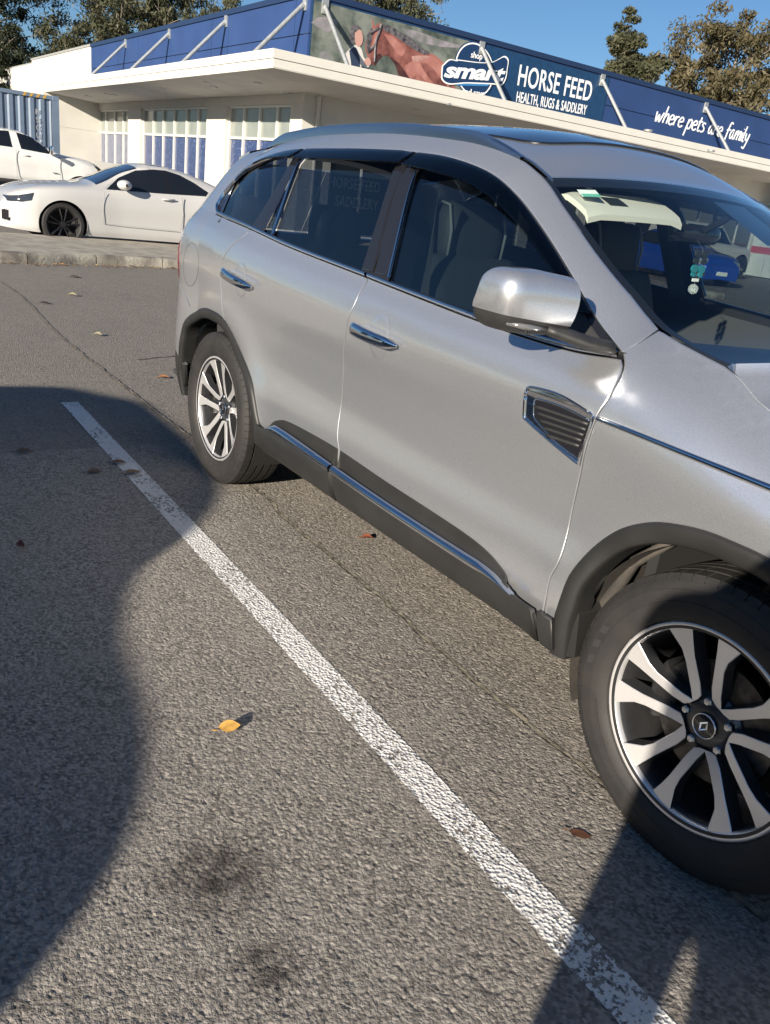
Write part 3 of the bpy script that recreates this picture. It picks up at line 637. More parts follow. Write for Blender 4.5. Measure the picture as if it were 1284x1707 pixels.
for a, b in (((xf-.12, yl, zc_-.1), (xf, yr, zc_)), ((xf-.12, yl, 0.02), (xf, yr, .16))): MB().box(a, b).build('rail', 'contblue', ct)
for yy in (yl, yr-.2): MB().box((xf-.16, yy, .161), (xf+.004, yy+.2, zc_-.101)).build('corner_post', 'contblue', ct)
for yy in (yl, yr-.18):
    for z in (0, zc_-.11): MB().box((xf-.17, yy-.003, z), (xf+.012, yy+.181, z+.12), .01).build('corner_casting', 'contblue', ct)
for i in range(4): MB().prism([(yr-1.0+i*.18, zc_-.10), (yr-.93+i*.18, zc_-.10), (yr-.87+i*.18, zc_-.002), (yr-.94+i*.18, zc_-.002)], xf+.001, xf+.005, lambda a, b, h: (h, a, b)).build('hazard_stripe', 'hazard', ct)
for i, ch in enumerate('FSCU8740'):
    z = zc_-.55-i*.21; put_text('code_character', ch, (xf+.005, yr-.66, z), (xf+.005, yr-.56, z), .14, (1, 0, 0), 'capgrey', ct, offset=0)
# ------------------------------------------------------------------ hoarding beyond the passenger side
M['hoard'] = mat('hoarding_panel', (.60, .61, .58), .7, noise=.1, nscale=1)
M['redband'] = mat('red_band', (.45, .05, .05), .6)
hd = thing('hoarding_wall', 'pale panelled hoarding with red band and lettering behind the blue car', 'hoarding', (-20, 30.5, 0))
for i in range(9):
    a = -28+i*2.0; MB().box((a+.01, 30.5, .05), (a+1.99, 30.56, 2.6)).build('panel', 'hoard', hd)
MB().box((-28, 30.492, .95), (-10, 30.4995, 1.22)).build('red_band', 'redband', hd); MB().box((-28, 30.56, 0), (-10, 30.6, 2.5)).build('backing', 'ink', hd)
hy = 30.49
def hpt(x, y): return at((880+x/3.178, 190+y/3.178), 1, hy)
put_text('lettering', 's = 1pd', hpt(952, 752), hpt(1035, 756), .42, (0, -1, 0), 'ink', hd)
# ------------------------------------------------------------------ silver SUV: body surface
ZB = Pchip([(-3.9, 1.25), (-3.3, 1.235), (-3.0, 1.215), (-2.576, 1.177), (-2.176, 1.146), (-1.576, 1.112), (-.983, 1.082), (-.63, 1.073), (-.445, 1.078), (-.23, 1.045), (0, .985), (.4, .915), (.9, .80)])
ZC = Pchip([(-3.9, 1.44), (-3.4, 1.475), (-3.1, 1.512), (-2.75, 1.556), (-2.4, 1.582), (-1.97, 1.592), (-1.5, 1.574), (-1.2, 1.528), (-1.09, 1.485), (-.946, 1.406), (-.728, 1.287), (-.582, 1.216), (-.466, 1.163), (-.34, 1.135), (-.235, 1.118), (-.1, 1.062), (.05, 1.03), (.4, .975), (.9, .86)])
YCc = Pchip([(-3.9, .53), (-3.1, .555), (-2.75, .575), (-1.97, .585), (-1.09, .597), (-.946, .627), (-.728, .677), (-.582, .705), (-.466, .727), (-.34, .738), (-.235, .745), (-.1, .775), (.05, .79), (.4, .76), (.9, .66)])
WT = Pchip([(-.3, .870), (-.1, .897), (0, .903), (.12, .904), (.34, .8855), (.52, .894), (.68, .909), (.80, .912), (.90, .896), (1.0, .852)])
PLAN = Pchip([(-3.3, -.060), (-3.05, -.034), (-2.75, -.010), (-2.4, 0), (-1.5, .003), (-.6, 0), (-.2, 0.002), (.1, -.002), (.35, -.018), (.6, -.06)])
TAPER = Pchip([(-3.9, -.05), (-3.05, -.030), (-2.4, -.004), (-1.8, 0), (-.9, 0), (-.45, -.012), (0, -.005), (.4, 0)])
def Yraw(x, z):
    zb = ZB(x); zc = ZC(x); t = (z-.45)/(zb-.45)
    lo = WT(t)
    yb = WT(1.0)+TAPER(x); h = np.clip((z-zb)/np.maximum(zc-zb, .02), 0, 1.1)
    k = np.clip((x+.75)/.4, 0, 1); k = k*k*(3-2*k)
    hh = (.72*h+.28*h**6)*(1-k)+(.55*h+.45*h**2.2)*k
    up = yb+(YCc(x)-yb)*hh
    lo = lo+TAPER(x)*np.clip((t-.6)/.4, 0, 1)**2
    y = np.where(z <= zb, lo, up)
    # wheel-arch flares
    for cx_, g in ((0.0, .012), (-2.705, .016)):
        r = np.hypot(x-cx_, z-.36); y = y+g*np.exp(-((r-.46)/.085)**2)*(z > .2)*np.clip((1.05-z)/.2, 0, 1)
    return y+PLAN(x)*np.where(z > zb, 1+0*z, 1)
def Yside(x, z):
    s = np.clip((x+.50)/.12, 0, 1)*.045+.0015
    acc = 0; wsum = 0
    for d, wg in ((-1.5, .1), (-1, .2), (-.5, .3), (0, .34), (.5, .3), (1, .2), (1.5, .1)):
        acc = acc+wg*Yraw(x, z+d*s); wsum += wg
    return acc/wsum
U0R, RR_, U0F, RF_ = -3.02, 1.10, .34, .9
XT = Pchip([(.2, -3.60), (.3, -3.69), (.42, -3.74), (.75, -3.742), (.95, -3.722), (1.06, -3.68), (1.2, -3.60), (1.35, -3.50), (1.5, -3.38), (1.62, -3.30)])
XN = Pchip([(.2, .82), (.35, .90), (.5, .93), (.7, .925), (.85, .88), (.95, .78), (1.1, .6)])
def body(u, z):
    u = np.asarray(u, float); z = np.asarray(z, float); x = np.clip(u, U0R, U0F); Y = Yside(x, z); N = 3.0
    X = x.copy(); Yo = Y.copy()
    th = np.clip((U0R-u)/RR_, 0, 1.0)*math.pi/2; r = 1/(np.cos(th)**N+np.sin(th)**N)**(1/N); L = U0R-XT(z)
    rr = u < U0R; X = np.where(rr, U0R-L*r*np.sin(th), X); Yo = np.where(rr, Y*r*np.cos(th)+0, Yo)
    th = np.clip((u-U0F)/RF_, 0, 1.0)*math.pi/2; N2 = 2.6; r = 1/(np.cos(th)**N2+np.sin(th)**N2)**(1/N2); L = XN(z)-U0F
    ff = u > U0F; X = np.where(ff, U0F+L*r*np.sin(th), X); Yo = np.where(ff, Y*r*np.cos(th), Yo)
    return np.stack([X, -Yo, z], -1)
def sd(px, g=None):
    """photo pixel -> (u, z) on the side surface"""
    P = at(px, 1, -.88); q = np.array([P[0], P[2]]) if g is None else np.array(g, float)
    for _ in range(25):
        f0 = project(body(q[:1], q[1:]))[0]-px; e = 1e-3
        J = np.stack([(project(body(q[:1]+e, q[1:]))[0]-px-f0)/e, (project(body(q[:1], q[1:]+e))[0]-px-f0)/e], 1)
        st = np.linalg.solve(J+1e-9*np.eye(2), -f0); q = q+np.clip(st, -.15, .15)
        if np.abs(f0).max() < .02: break
    return q
sds = lambda *a: [sd(q) for q in a]
car = thing('silver_suv', 'silver SUV with dark weather shields and chrome trim parked along the white line', 'suv', (-1.4, 0, 0))
belt = crv(sds((360, 356.6), (415.8, 381), (482.8, 412), (613.6, 463), (792, 532.4), (937.6, 580), (1037, 597.5)))       # rear to front, lower edge of chrome
dtop = crv(sds((360, 343.6), (372, 324), (388, 304), (402, 289), (417.4, 276.5), (450, 260), (492.6, 250), (574, 248), (666, 251), (682, 253), (737, 260), (785, 273.7), (826, 294), (860.5, 325), (908.4, 388.5), (953, 460.5), (994, 532), (1037, 590)))
c_fd = crv(sds((1037, 583.5), (1037.5, 619), (1015.5, 662), (994, 697), (970, 778), (952.7, 858), (933, 933), (917, 964), (909.5, 1000)))
c_fd = np.vstack([c_fd, [[c_fd[-1][0], .40], [c_fd[-1][0]-.005, .35]]])
c_dd = crv(sds((612.5, 464), (610.8, 470.7), (592, 505), (579, 540), (573, 592), (572.6, 620), (568, 682), (563, 724), (565.6, 749))); c_dd = np.vstack([c_dd, [[c_dd[-1][0], .42], [c_dd[-1][0]+.005, .35]]])
c_rd = crv(sds((415.8, 381), (410.5, 390), (384.6, 411.6), (371.6, 433), (368, 470.7), (370, 511), (374.5, 534)))
r_out = crv(sds((299, 609), (303.5, 558.5), (312, 532), (335.7, 515), (355, 519), (375, 536), (400, 584), (420, 637), (432.4, 704)))
f_out = sds((927.5, 1029), (939, 992), (956.6, 952.5), (992, 913), (1031, 885.7), (1074, 874), (1113.6, 874), (1172.5, 886), (1231, 909))
f_out = crv(f_out+[np.array([.06, .80]), np.array([.15, .782]), np.array([.25, .745]), np.array([.34, .68]), np.array([.40, .60]), np.array([.435, .5]), np.array([.45, .42])])
def front_part(c, u): return c[c[:, 0] >= u]
# rear door bottom: behind its cut line, over the arch
ra_top = r_out[(r_out[:, 0] > c_rd[-1][0])]
dlo_f = dtop[-1]
def split(c, p):
    i = int(np.argmin(np.linalg.norm(c-p, axis=1))); return c[:i+1], c[i:]
bR, bF = split(belt, c_dd[0]); bQ, bR = split(bR, c_rd[0])
sides = {}
bon_seam = [sd((1226, 607)), sd((1215, 621)), sd((1221, 640)), sd((1231, 670)), sd((1251, 693)), sd((1284, 711))]
bon_px = [(1226, 607), (1215.5, 621), (1221, 640), (1231, 670), (1251, 693), (1284, 711)]
yb_ = [-.735, -.748, -.757, -.766, -.773, -.780]
bon3 = [at(p_, 1, y_) for p_, y_ in zip(bon_px, yb_)]
for side in (-1, 1):
    K = dict(side=side)
    # doors
    fdoor = joinp(bF, c_fd[c_fd[:, 1] < belt[-1][1]-.004], [[c_fd[-1][0], .345]], [[c_dd[-1][0], .345]], c_dd[::-1])
    sides['front_door', side] = panel('front_door', fdoor, body, 'silver', car, **K)
    rdoor = joinp(bR, c_dd, [[c_dd[-1][0], .345]], [[-2.12, .345]], [[r_out[-1][0]+.03, .40]], ra_top[::-1], c_rd[::-1])
    sides['rear_door', side] = panel('rear_door', rdoor, body, 'silver', car, **K)
    # fender
    ftop = [sd((1100, 548.4)), sd((1131.7, 567.6)), sd((1179, 592.8))]
    us = np.linspace(-.27, .62, 30); edge = np.stack([us, ZC(us)-.002], 1)
    fen = joinp(c_fd[::-1], [sd((1066, 570))], crv(ftop, .02), edge, [[.66, .90], [.70, .80], [.62, .64], [.46, .60]], f_out[::-1][np.where(f_out[::-1][:, 1] < .60)[0][0]*0:][(f_out[::-1][:, 0] < .40)], [[c_fd[-1][0]+.03, .36]])
    panel('front_fender', fen, body, 'silver', car, grid=(.02, .014), **K)
    # body side: quarter, D pillar, cant rail, A pillar
    us = np.linspace(-3.55, -.44, 120); top = np.stack([us, ZC(us)], 1)
    top = np.vstack([top[top[:, 0] < -.47], [sd((1100, 547.2))]])
    rear = [[-3.55, 1.36], [-3.62, 1.25], [-3.68, 1.13], [-3.70, 1.06]]
    tl_in = [[-3.50, 1.06], [-3.36, 1.03], [-3.33, .93], [-3.36, .86]]
    bump = [[-3.34, .83], [-3.2, .80]]
    qa = r_out[(r_out[:, 0] <= c_rd[-1][0]) & (r_out[:, 1] > .70)]
    bs = joinp(dtop[::-1], bQ, c_rd, qa[::-1], [[-3.12, .76]], bump[::-1], tl_in[::-1], rear[::-1], top, [sd((1066, 571))])
    panel('body_side', bs, body, 'silver', car, grid=(.022, .012), **K)
    # bumper corner behind the rear arch
    bc = joinp([[-3.125, .757]], bump[::-1], [[-3.36, .858], [-4.12, .90], [-4.12, .50], [-3.40, .48], [-3.15, .46]], r_out[(r_out[:, 0] < -3.03) & (r_out[:, 1] < .72)])
    panel('rear_bumper', bc, body, 'silver', car, **K)
    panel('bumper_valance', joinp([[-3.15, .46], [-3.40, .478], [-4.12, .498], [-4.12, .27], [-3.3, .27], [-3.16, .36]]), body, 'clad', car, off=.002, **K)
    panel('tail_light', joinp(crv(tl_in, .02), [[-3.42, .87], [-3.62, .93], [-3.86, .97], [-3.86, 1.05], [-3.70, 1.06]]), body, 'redlens', car, off=.004, **K)
    # tailgate and rear glass
    panel('tailgate', joinp([[-3.74, 1.12], [-3.88, 1.05], [-3.87, .96], [-3.65, .92], [-3.44, .865], [-4.12, .905], [-4.12, 1.12]]), body, 'silver', car, **K)
    panel('tailgate_glass', joinp([[-3.745, 1.125], [-4.12, 1.125], [-4.12, 1.46], [-3.62, 1.46], [-3.66, 1.30]]), body, 'privacy', car, flange=0, **K)
    panel('tailgate_pillar', joinp([[-3.705, 1.07], [-3.685, 1.13], [-3.625, 1.25], [-3.555, 1.36], [-3.55, 1.45], [-3.62, 1.46], [-3.66, 1.30], [-3.74, 1.125]]), body, 'gloss_black', car, **K)
    # black aperture behind the glass line
    dlo = joinp(belt, dtop[::-1])
    pf = lambda a, b: [sd(a), sd(b)]
    # panes (pixels on the photograph's pane edges)
    chr_y = .012
    def between(c, u0, u1, dz=0): q = c[(c[:, 0] >= u0) & (c[:, 0] <= u1)].copy(); q[:, 1] += dz; return q
    fg0, fg1 = sd((694, 286)), sd((645, 469)); sailt, sailb = sd((936, 437)), sd((930, 577))
    fglass = joinp([fg1], between(belt, fg1[0], sailb[0], .016), [sailb+[0, .014], sailt-[.0, .0]], between(dtop, fg0[0], sailt[0], -.018)[::-1], [fg0])
    rg0, rg1 = sd((653, 284)), sd((599, 455)); cd0, cd1 = sd((499, 272)), sd((453, 395))
    rglass = joinp([cd1], between(belt, cd1[0], rg1[0], .016), [rg1], [rg0], between(dtop, cd0[0], rg0[0], -.018)[::-1], [cd0])
    qd0, qd1 = sd((483, 274)), sd((419, 379))
    cs0, cs1 = sd((494, 277)), sd((447, 392)); ct0, ct1 = sd((488, 278)), sd((428, 384))
    tri = joinp([sd((437, 387)), sd((447.5, 392)), sd((493, 281)), sd((480, 300))])
    qglass = joinp(between(belt, belt[0][0]+.03, qd1[0]-.01, .018), [qd1+[-.012, .0]], [qd0+[-.015, -.004]], between(dtop, dtop[0][0]+.03, qd0[0]-.02, -.022)[::-1])
    H = [clean(h) for h in (fglass, rglass, tri, qglass)]
    panel('window_surround', dlo, body, 'gloss_black', car, holes=H, off=-.006, gap=.0, flange=.02, rimdrop=0, **K)
    panel('front_door_glass', fglass, body, 'glass', car, off=-.012, gap=-.004, flange=0, rimdrop=0, **K)
    panel('rear_door_glass', rglass, body, 'privacy', car, off=-.012, gap=-.004, flange=0, rimdrop=0, **K)
    panel('quarter_glass', qglass, body, 'privacy', car, off=-.010, gap=-.004, flange=0, rimdrop=0, **K)
    panel('fixed_vent_glass', tri, body, 'privacy', car, off=-.012, gap=-.004, flange=0, rimdrop=0, **K)
    # pillar covers
    ap0, ap1 = sd((683, 262)), sd((620, 461))
    panel('pillar_cover', joinp([rg0+[.004, 0]], [rg1+[.004, .012]], [ap1+[-.003, .012]], [ap0+[-.003, 0]]), body, 'gloss_black', sides['rear_door', side], off=.001, flange=.008, **K)
    panel('pillar_cover', joinp([ap0+[.003, 0]], [ap1+[.003, .012]], [fg1+[-.008, .012]], [fg0+[-.008, 0]]), body, 'gloss_black', sides['front_door', side], off=.001, flange=.008, **K)
    panel('mirror_sail', joinp([sailb+[.004, .014]], between(belt, sailb[0]+.02, 0, .012), [dtop[-1]-[.012, .0]], between(dtop, sailt[0], dtop[-1][0]-.02, -.014)[::-1], [sailt+[.004, 0]]), body, 'black_plastic', sides['front_door', side], off=.003, **K)
    # chrome lines
    def strip(name, c, w0, w1, off, m, parent, r=.004, prof=None):
        """band along curve c: from offset w0 to w1 (across, upwards) on the body"""
        t = np.gradient(c, axis=0); t /= np.linalg.norm(t, axis=1)[:, None]; nn = np.stack([-t[:, 1], t[:, 0]], 1)
        rows = []
        for wv, o_ in ((w0, 0), (w0+.001, .6), (w0+(w1-w0)*.3, 1.), (w0+(w1-w0)*.7, 1.), (w1-.001, .6), (w1, 0)):
            P_, N_, _, _ = surf(body, c+nn*wv, off*o_-.004*(1-o_)); rows.append(P_)
        G = np.stack(rows, 1)
        if side > 0: G = G*[1, -1, 1]
        return MB().grid(G, flip=side < 0).build(name, m, parent, smooth=60)
    b_r, b_f = bR, bF
    strip('belt_chrome', bF[:-1]-[0, 0], .001, .014, .010, 'chrome', sides['front_door', side])
    strip('belt_chrome', bR[:-1], .001, .014, .010, 'chrome', sides['rear_door', side])
    strip('quarter_chrome', joinp_open if False else np.vstack([bQ[::-1], [(bQ[0]+dtop[0])/2+[-.004, 0]], dtop[:int(len(dtop)*.20)]]), -.014, -.001, .008, 'chrome', car)
    strip('glass_edge_chrome', crv([fg1+[0, .012], fg0], .03), -.003, .005, .004, 'chrome', sides['front_door', side])
    strip('glass_edge_chrome', crv([cd1+[0, .012], cd0], .03), -.002, .007, .006, 'chrome', sides['rear_door', side])
    # smoked weather shields
    lowf = crv(sds((676, 281), (696, 285.7), (737, 297), (771, 309), (805.6, 325), (840, 352), (874, 388), (908.4, 434), (942.7, 484), (968, 526)))
    lowr = crv(sds((494, 269), (574, 273), (669, 279))); lowq = crv(sds((423, 276.5), (450, 269), (487, 268)))
    uf0, uf1 = lowf[0][0], dtop[-1][0]-.12
    upf = between(dtop, uf0+.006, lowf[-1][0]+.035, .002); upr = between(dtop, lowr[0][0], uf0-.004, .002); upq = between(dtop, lowq[0][0]-.015, lowr[0][0]-.012, .002)
    def shield(lo_, up_, parent):
        def bulge(u, z):
            zt_ = np.interp(u, dtop[:, 0], dtop[:, 1]); d = np.clip((zt_-z)/.055, 0, 1.4); return .002+.024*np.sqrt(np.clip(d, 0, 1))
        return panel('weather_shield', joinp(lo_, up_[::-1]), body, 'visor', parent, off=bulge, flange=.004, gap=.001, grid=(.02, .008), side=side)
    shield(lowf, upf, sides['front_door', side]); shield(lowr, upr, sides['rear_door', side]); shield(lowq, upq, car)
    # lower cladding
    clad_t = crv(sds((432, 704), (448, 711), (456, 703), (465, 700), (478.7, 701.5), (512, 718), (565.6, 749), (644, 802), (719, 850.6), (775, 888), (812.5, 918), (842, 951.6), (868.6, 989), (905, 1015)))
    co = Pchip([(.28, -.03), (.312, .004), (.325, .016), (.345, .024), (.375, .0295), (.405, .031), (.432, .024), (.445, .008), (.47, .004), (.6, .004)])
    cof = lambda u, z: co(z-(0.00))
    zlow = .312
    xdd = c_dd[-1][0]
    ca = clad_t[clad_t[:, 0] < xdd-.0015]; cb = clad_t[clad_t[:, 0] > xdd+.0015]
    ub = np.linspace(r_out[-1][0]-.01, xdd-.002, 14); rb = np.stack([ub, np.full(14, zlow)], 1); rb[0] = [r_out[-1][0]-.005, .36]; rb[1, 1] = .30
    panel('door_cladding', joinp(ca, rb[::-1]), body, 'clad', sides['rear_door', side], off=cof, grid=(.03, .008), gap=.001, **K)
    ub = np.linspace(xdd+.002, c_fd[-1][0]-.003, 16); fb = np.stack([ub, np.full(16, zlow)], 1)
    panel('door_cladding', joinp(cb[cb[:, 0] < c_fd[-1][0]-.003], fb[::-1]), body, 'clad', sides['front_door', side], off=cof, grid=(.03, .008), gap=.001, **K)
    fa = f_out[(f_out[:, 1] < .44)]; panel('sill_cladding', joinp([[c_fd[-1][0]+.004, .425]], [[-.425, .425]], [[-.418, .34]], [[-.425, .31]], [[c_fd[-1][0]+.004, zlow]]), body, 'clad', car, off=cof, grid=(.02, .008), gap=.001, **K)
    chr_c = crv(sds((453.6, 713), (476, 721), (569.5, 786), (644, 837), (719, 886), (794, 934), (831, 957), (866.7, 988)))
    for nm, sel in (('rear_door', chr_c[:, 0] < xdd-.002), ('front_door', chr_c[:, 0] > xdd+.002)):
        c = chr_c[sel]; wv = .0165*np.clip(np.minimum(np.linspace(0, 1, len(c)), 1 if nm == 'rear_door' else 1)*8, .15, 1) if nm == 'rear_door' else .0165*np.clip(np.linspace(1, 0, len(c))*6, .12, 1)
        t = np.gradient(c, axis=0); t /= np.linalg.norm(t, axis=1)[:, None]; nn = np.stack([-t[:, 1], t[:, 0]], 1); rows = []
        for a_ in np.linspace(-1, 1, 9):
            P_, _, _, _ = surf(body, c+nn*(wv*a_)[:, None] if hasattr(wv, '__len__') else c, 0.0); rows.append(P_+np.array([0, -1, 0])*(.020+.020*math.sqrt(max(0, 1-a_*a_))))
        G = np.stack(rows, 1); G = G*[1, -1, 1] if side > 0 else G
        MB().grid(G, flip=side < 0).build('sill_chrome', 'chrome', sides[nm, side], smooth=True)
    # arch mouldings
    for c, nm, cx_ in ((r_out, 'rear_arch_moulding', -2.705), (f_out, 'front_arch_moulding', 0.0)):
        cen = np.array([cx_, .36])
        rows = []
        cc = c if nm[0] == 'f' else np.vstack([[c[0]+[-.01, -.15]], c, [c[-1]+[.012, -.10]]])
        if nm[0] == 'f': cc = np.vstack([[cc[0]+[-.003, -.07]], cc]); cc[0][1] = .31
        cc = crv(cc, .02)
        dirs = cen+[0, -.02]-cc; dirs /= np.linalg.norm(dirs, axis=1)[:, None]
        wid = .047
        for s_, o_ in ((-.004, -.004), (-.002, .006), (.004, .0105), (.022, .013), (wid-.006, .010), (wid-.001, .004), (wid, -.01), (wid+.002, -.06)):
            P_, _, _, _ = surf(body, cc+dirs*s_, 0.0); rows.append(P_+np.array([0, -1, 0])*o_)
        G = np.stack(rows, 1); G = G*[1, -1, 1] if side > 0 else G
        MB().grid(G, flip=side > 0).build(nm, 'clad', car, smooth=50)
        # wheel-house liner
        ths = np.linspace(rad(-25), rad(205), 40); R_ = .405
        LN = []
        for y_ in (-.86, -.80, -.70, -.60, -.50):
            LN.append([(cx_+R_*math.cos(a)*(1-.02*(y_ > -.55)), y_*-side if side > 0 else y_, .36+R_*math.sin(a)*1.0) for a in ths])
        G = np.array(LN); G[:, :, 1] = np.abs(G[:, :, 1])*side
        MB().grid(G).build('wheel_house_liner', 'liner' if nm[0] == 'f' else 'dark', car, smooth=True)
        MB().add([(cx_-.5, side*.505, .25), (cx_+.5, side*.505, .25), (cx_+.5, side*.505, .85), (cx_-.5, side*.505, .85)], [(0, 1, 2, 3)]).build('inner_wheel_wall', 'dark', car)
    # ribs seen in the front wheel house
    MB().tube([(-.40, side*.80, .33), (-.385, side*.79, .46), (-.335, side*.78, .60), (-.25, side*.775, .69)], [.022, .020, .016, .012], 8).build('liner_rib', 'liner', car, smooth=True)
    MB().tube([(-.412, side*.86, .31), (-.40, side*.855, .45), (-.36, side*.85, .58)], [.020, .016, .01], 8).build('liner_rib', 'clad', car, smooth=True)
    # mud flap piece at sill front
    MB().prism([(-.445, .30), (-.36, .335), (-.375, .45), (-.43, .50)], .80, .895, lambda a, b, h: (a, side*h, b)).build('arch_filler', 'clad', car)
    # fuel flap and handles
    if side < 0:
        cfu = sd((318.6, 441)); aa = np.linspace(0, 2*math.pi, 48, endpoint=False)
        ff_ = [sd((318.6+12.8*math.cos(a)+1.0*math.sin(a), 441-36*math.sin(a))) for a in aa]
        panel('fuel_flap', clean(ff_), body, 'silver', car, off=.0012, gap=.001, flange=.004, side=side)
        strip('fuel_flap_gap', np.array(list(ff_)+[ff_[0]]), -.0022, .0022, .0006, 'ink', car)
    for (h0, h1, nm) in (((377, 452), (425, 479), 'rear_door'), ((592, 544), (668, 577), 'front_door')):
        a, b = sd(h0), sd(h1); c = (a+b)/2+[.012, -.002]; d = (b-a)/np.linalg.norm(b-a)
        cup = []
        for k in range(10):
            rr_ = .001+.072*k/9; row = []
            for q in range(28):
                th = 2*math.pi*q/28; s_ = np.array([[c[0]+rr_*.80*math.cos(th), c[1]+rr_*math.sin(th)]])
                dep = .0025 if k == 9 else .0035+.010*(1-(k/9)**2)*0+.0015*math.cos(k/9*math.pi/2)
                P_, N_, _, _ = surf(body, s_, [.0006, .0020, .0026, .0028, .0028][min(4, 9-k)]); row.append(P_[0])
            cup.append(row)
        G = np.array(cup); G = G*[1, -1, 1] if side > 0 else G
        MB().grid(G, cv=True, flip=side > 0).build('handle_cup', 'silver', sides[nm, side], smooth=True)
        hp = []; L_ = np.linalg.norm(b-a)
        for k in range(17):
            t_ = k/16; s_ = a+(b-a)*t_; P_, N_, _, _ = surf(body, s_[None], .0); lift = .016+.022*math.sin(math.pi*min(1, max(0, t_)))**.6
            hp.append((P_[0]+N_[0]*lift))
        rr_ = [.0215*min(1, (.25+6*t_) if t_ < .12 else 1, (.3+5*(1-t_)))*(1.12-.30*t_) for t_ in np.linspace(0, 1, 17)]
        G = [tuple(q*np.array([1, -1, 1])) if side > 0 else tuple(q) for q in hp]
        MB().tube(G, rr_, 12, flat=(.62, 1.0)).build('door_handle', 'chrome', sides[nm, side], smooth=60)
    # fender vent and strip
    vo = [(880, 652), (890, 646), (937, 660), (996, 693.4), (970, 776), (925, 741), (878, 697)]
    vp = crv(np.array(sds((879, 660), (881, 650), (890, 646.5), (937, 660), (993, 692))), .01); vq = crv(np.array(sds((968, 773), (925, 738), (880, 699), (877.5, 690), (879, 660))), .01)
    vout = joinp(vp, vq); panel('vent_surround', vout, body, 'chrome', sides['front_door', side], off=.006, flange=.008, gap=0, grid=(.02, .02), side=side)
    vi = joinp(crv(sds((894, 668), (900, 665), (940, 678), (989, 702)), .01), crv(sds((968, 764), (930, 735), (897, 700), (893, 690), (894, 668)), .01))
    vn = panel('vent_insert', vi, body, 'gloss_black', sides['front_door', side], off=.0075, flange=.001, gap=0, grid=(.02, .02), side=side)
    for cc_, r_ in ((np.vstack([vp, vq]), .0044), (np.vstack([crv(sds((894, 668), (900, 665), (940, 678), (989, 702)), .01), crv(sds((968, 764), (930, 735), (897, 700), (893, 690), (894, 668)), .01)]), .0022)):
        P_, _, _, _ = surf(body, cc_, .007); P_ = P_*[1, -1, 1] if side > 0 else P_
        MB().tube([tuple(q) for q in P_], r_, 8).build('vent_chrome_rim', 'chrome', sides['front_door', side], smooth=True)
    for k in range(5):
        a = np.array([898+5.5*k*.8, 677+7.6*k*1.55]); b = np.array([985-2.6*k*1.4, 707+8.5*k*1.05]); 
        if a[0] > b[0]-6: continue
        q = crv([sd(tuple(a)), sd(tuple(b))], .02); P_, _, _, _ = surf(body, q, .009); P_ = P_*[1, -1, 1] if side > 0 else P_
        MB().tube([tuple(v) for v in P_], .0042, 6).build('vent_slat', 'black_plastic', sides['front_door', side], smooth=True)
    fs = np.array(sds((997, 697.5), (1090, 735), (1180, 772), (1284, 814))); fs = np.vstack([fs, [[.15, fs[-1][1]-.006], [.45, fs[-1][1]-.02]]])
    strip('fender_strip', crv(fs, .02), -.0075, .0075, .009, 'chrome', car)
    # front end
    panel('headlight', joinp([[.46, .935], [.66, .885], [.95, .80], [.92, .73], [.72, .74], [.64, .80]]), body, 'clearlens', car, off=.004, side=side)
    panel('front_bumper', joinp([[.455, .595], [.62, .635], [.72, .735], [.92, .725], [.98, .70], [.98, .40], [1.24, .36], [1.24, .30], [.48, .30], [.455, .42]]), body, 'silver', car, side=side)
    panel('grille', joinp([[.985, .70], [.96, .80], [1.24, .82], [1.24, .40], [.985, .405]]), body, 'gloss_black', car, side=side)
# ------------------------------------------------------------------ roof, windscreen, bonnet
def fullgrid(name, fn, us, vs, m, parent=None, smooth=True, off=0):
    G = np.array([[fn(u, v) for v in vs] for u in us]); return MB().grid(G).build(name, m, parent or car, smooth=smooth, fix=False)
def Zroof(x, y):
    yc = YCc(x)-.012; t = np.clip(np.abs(y)/yc, 0, 1)
    cr = Pchip([(-3.4, .075), (-2.7, .080), (-1.84, .080), (-1.5, .084), (-1.26, .084), (-1.1, .055), (-.98, .034)])(x)
    return float(ZC(x)-.003+cr*(1-t**2.4))
XR0 = lambda v: -1.075+.10*(1-v*v)              # roof front edge (windscreen header)
XR1 = -3.30
def roofpt(u, v):
    x0 = XR0(v); x = x0+(XR1-x0)*u; xc = min(x, -1.085); yy = v*(float(YCc(xc))-.012)
    z = Zroof(xc, yy)
    if x > -1.085:
        z -= (x+1.085)*.36
    return (x, yy, z)
vs = np.sin(np.linspace(-1, 1, 61)*math.pi/2*.98)/math.sin(math.pi/2*.98)
# the roof skin with the glass laid over it
us = np.r_[np.linspace(0, .1, 12), np.linspace(.12, 1, 50)]
fullgrid('roof_skin', roofpt, us, vs, 'silver')
MB().grid(np.array([[(lambda p: (p[0], p[1], p[2]-.035))(roofpt(u, v)) for v in np.linspace(-.97, .97, 21)] for u in np.linspace(.02, 1, 30)])).build('headliner', 'headliner', car, smooth=True)
def glassroof():
    ps = []
    for a in np.linspace(0, 2*math.pi, 96, endpoint=False):
        c, s = math.cos(a), math.sin(a); k = (abs(c)**9+abs(s)**9)**(-1/9); ps.append((-1.95+.70*c*k, .49*s*k))
    return ps
gp = np.array(glassroof())
def Froof(x, y):
    x = np.asarray(x, float); y = np.asarray(y, float); return np.stack([x, y, np.array([Zroof(a, b) for a, b in zip(x, y)])], -1)
panel('glass_roof', gp, Froof, 'roofglass', car, off=.006, flange=.010, grid=(.05, .035), side=-1)
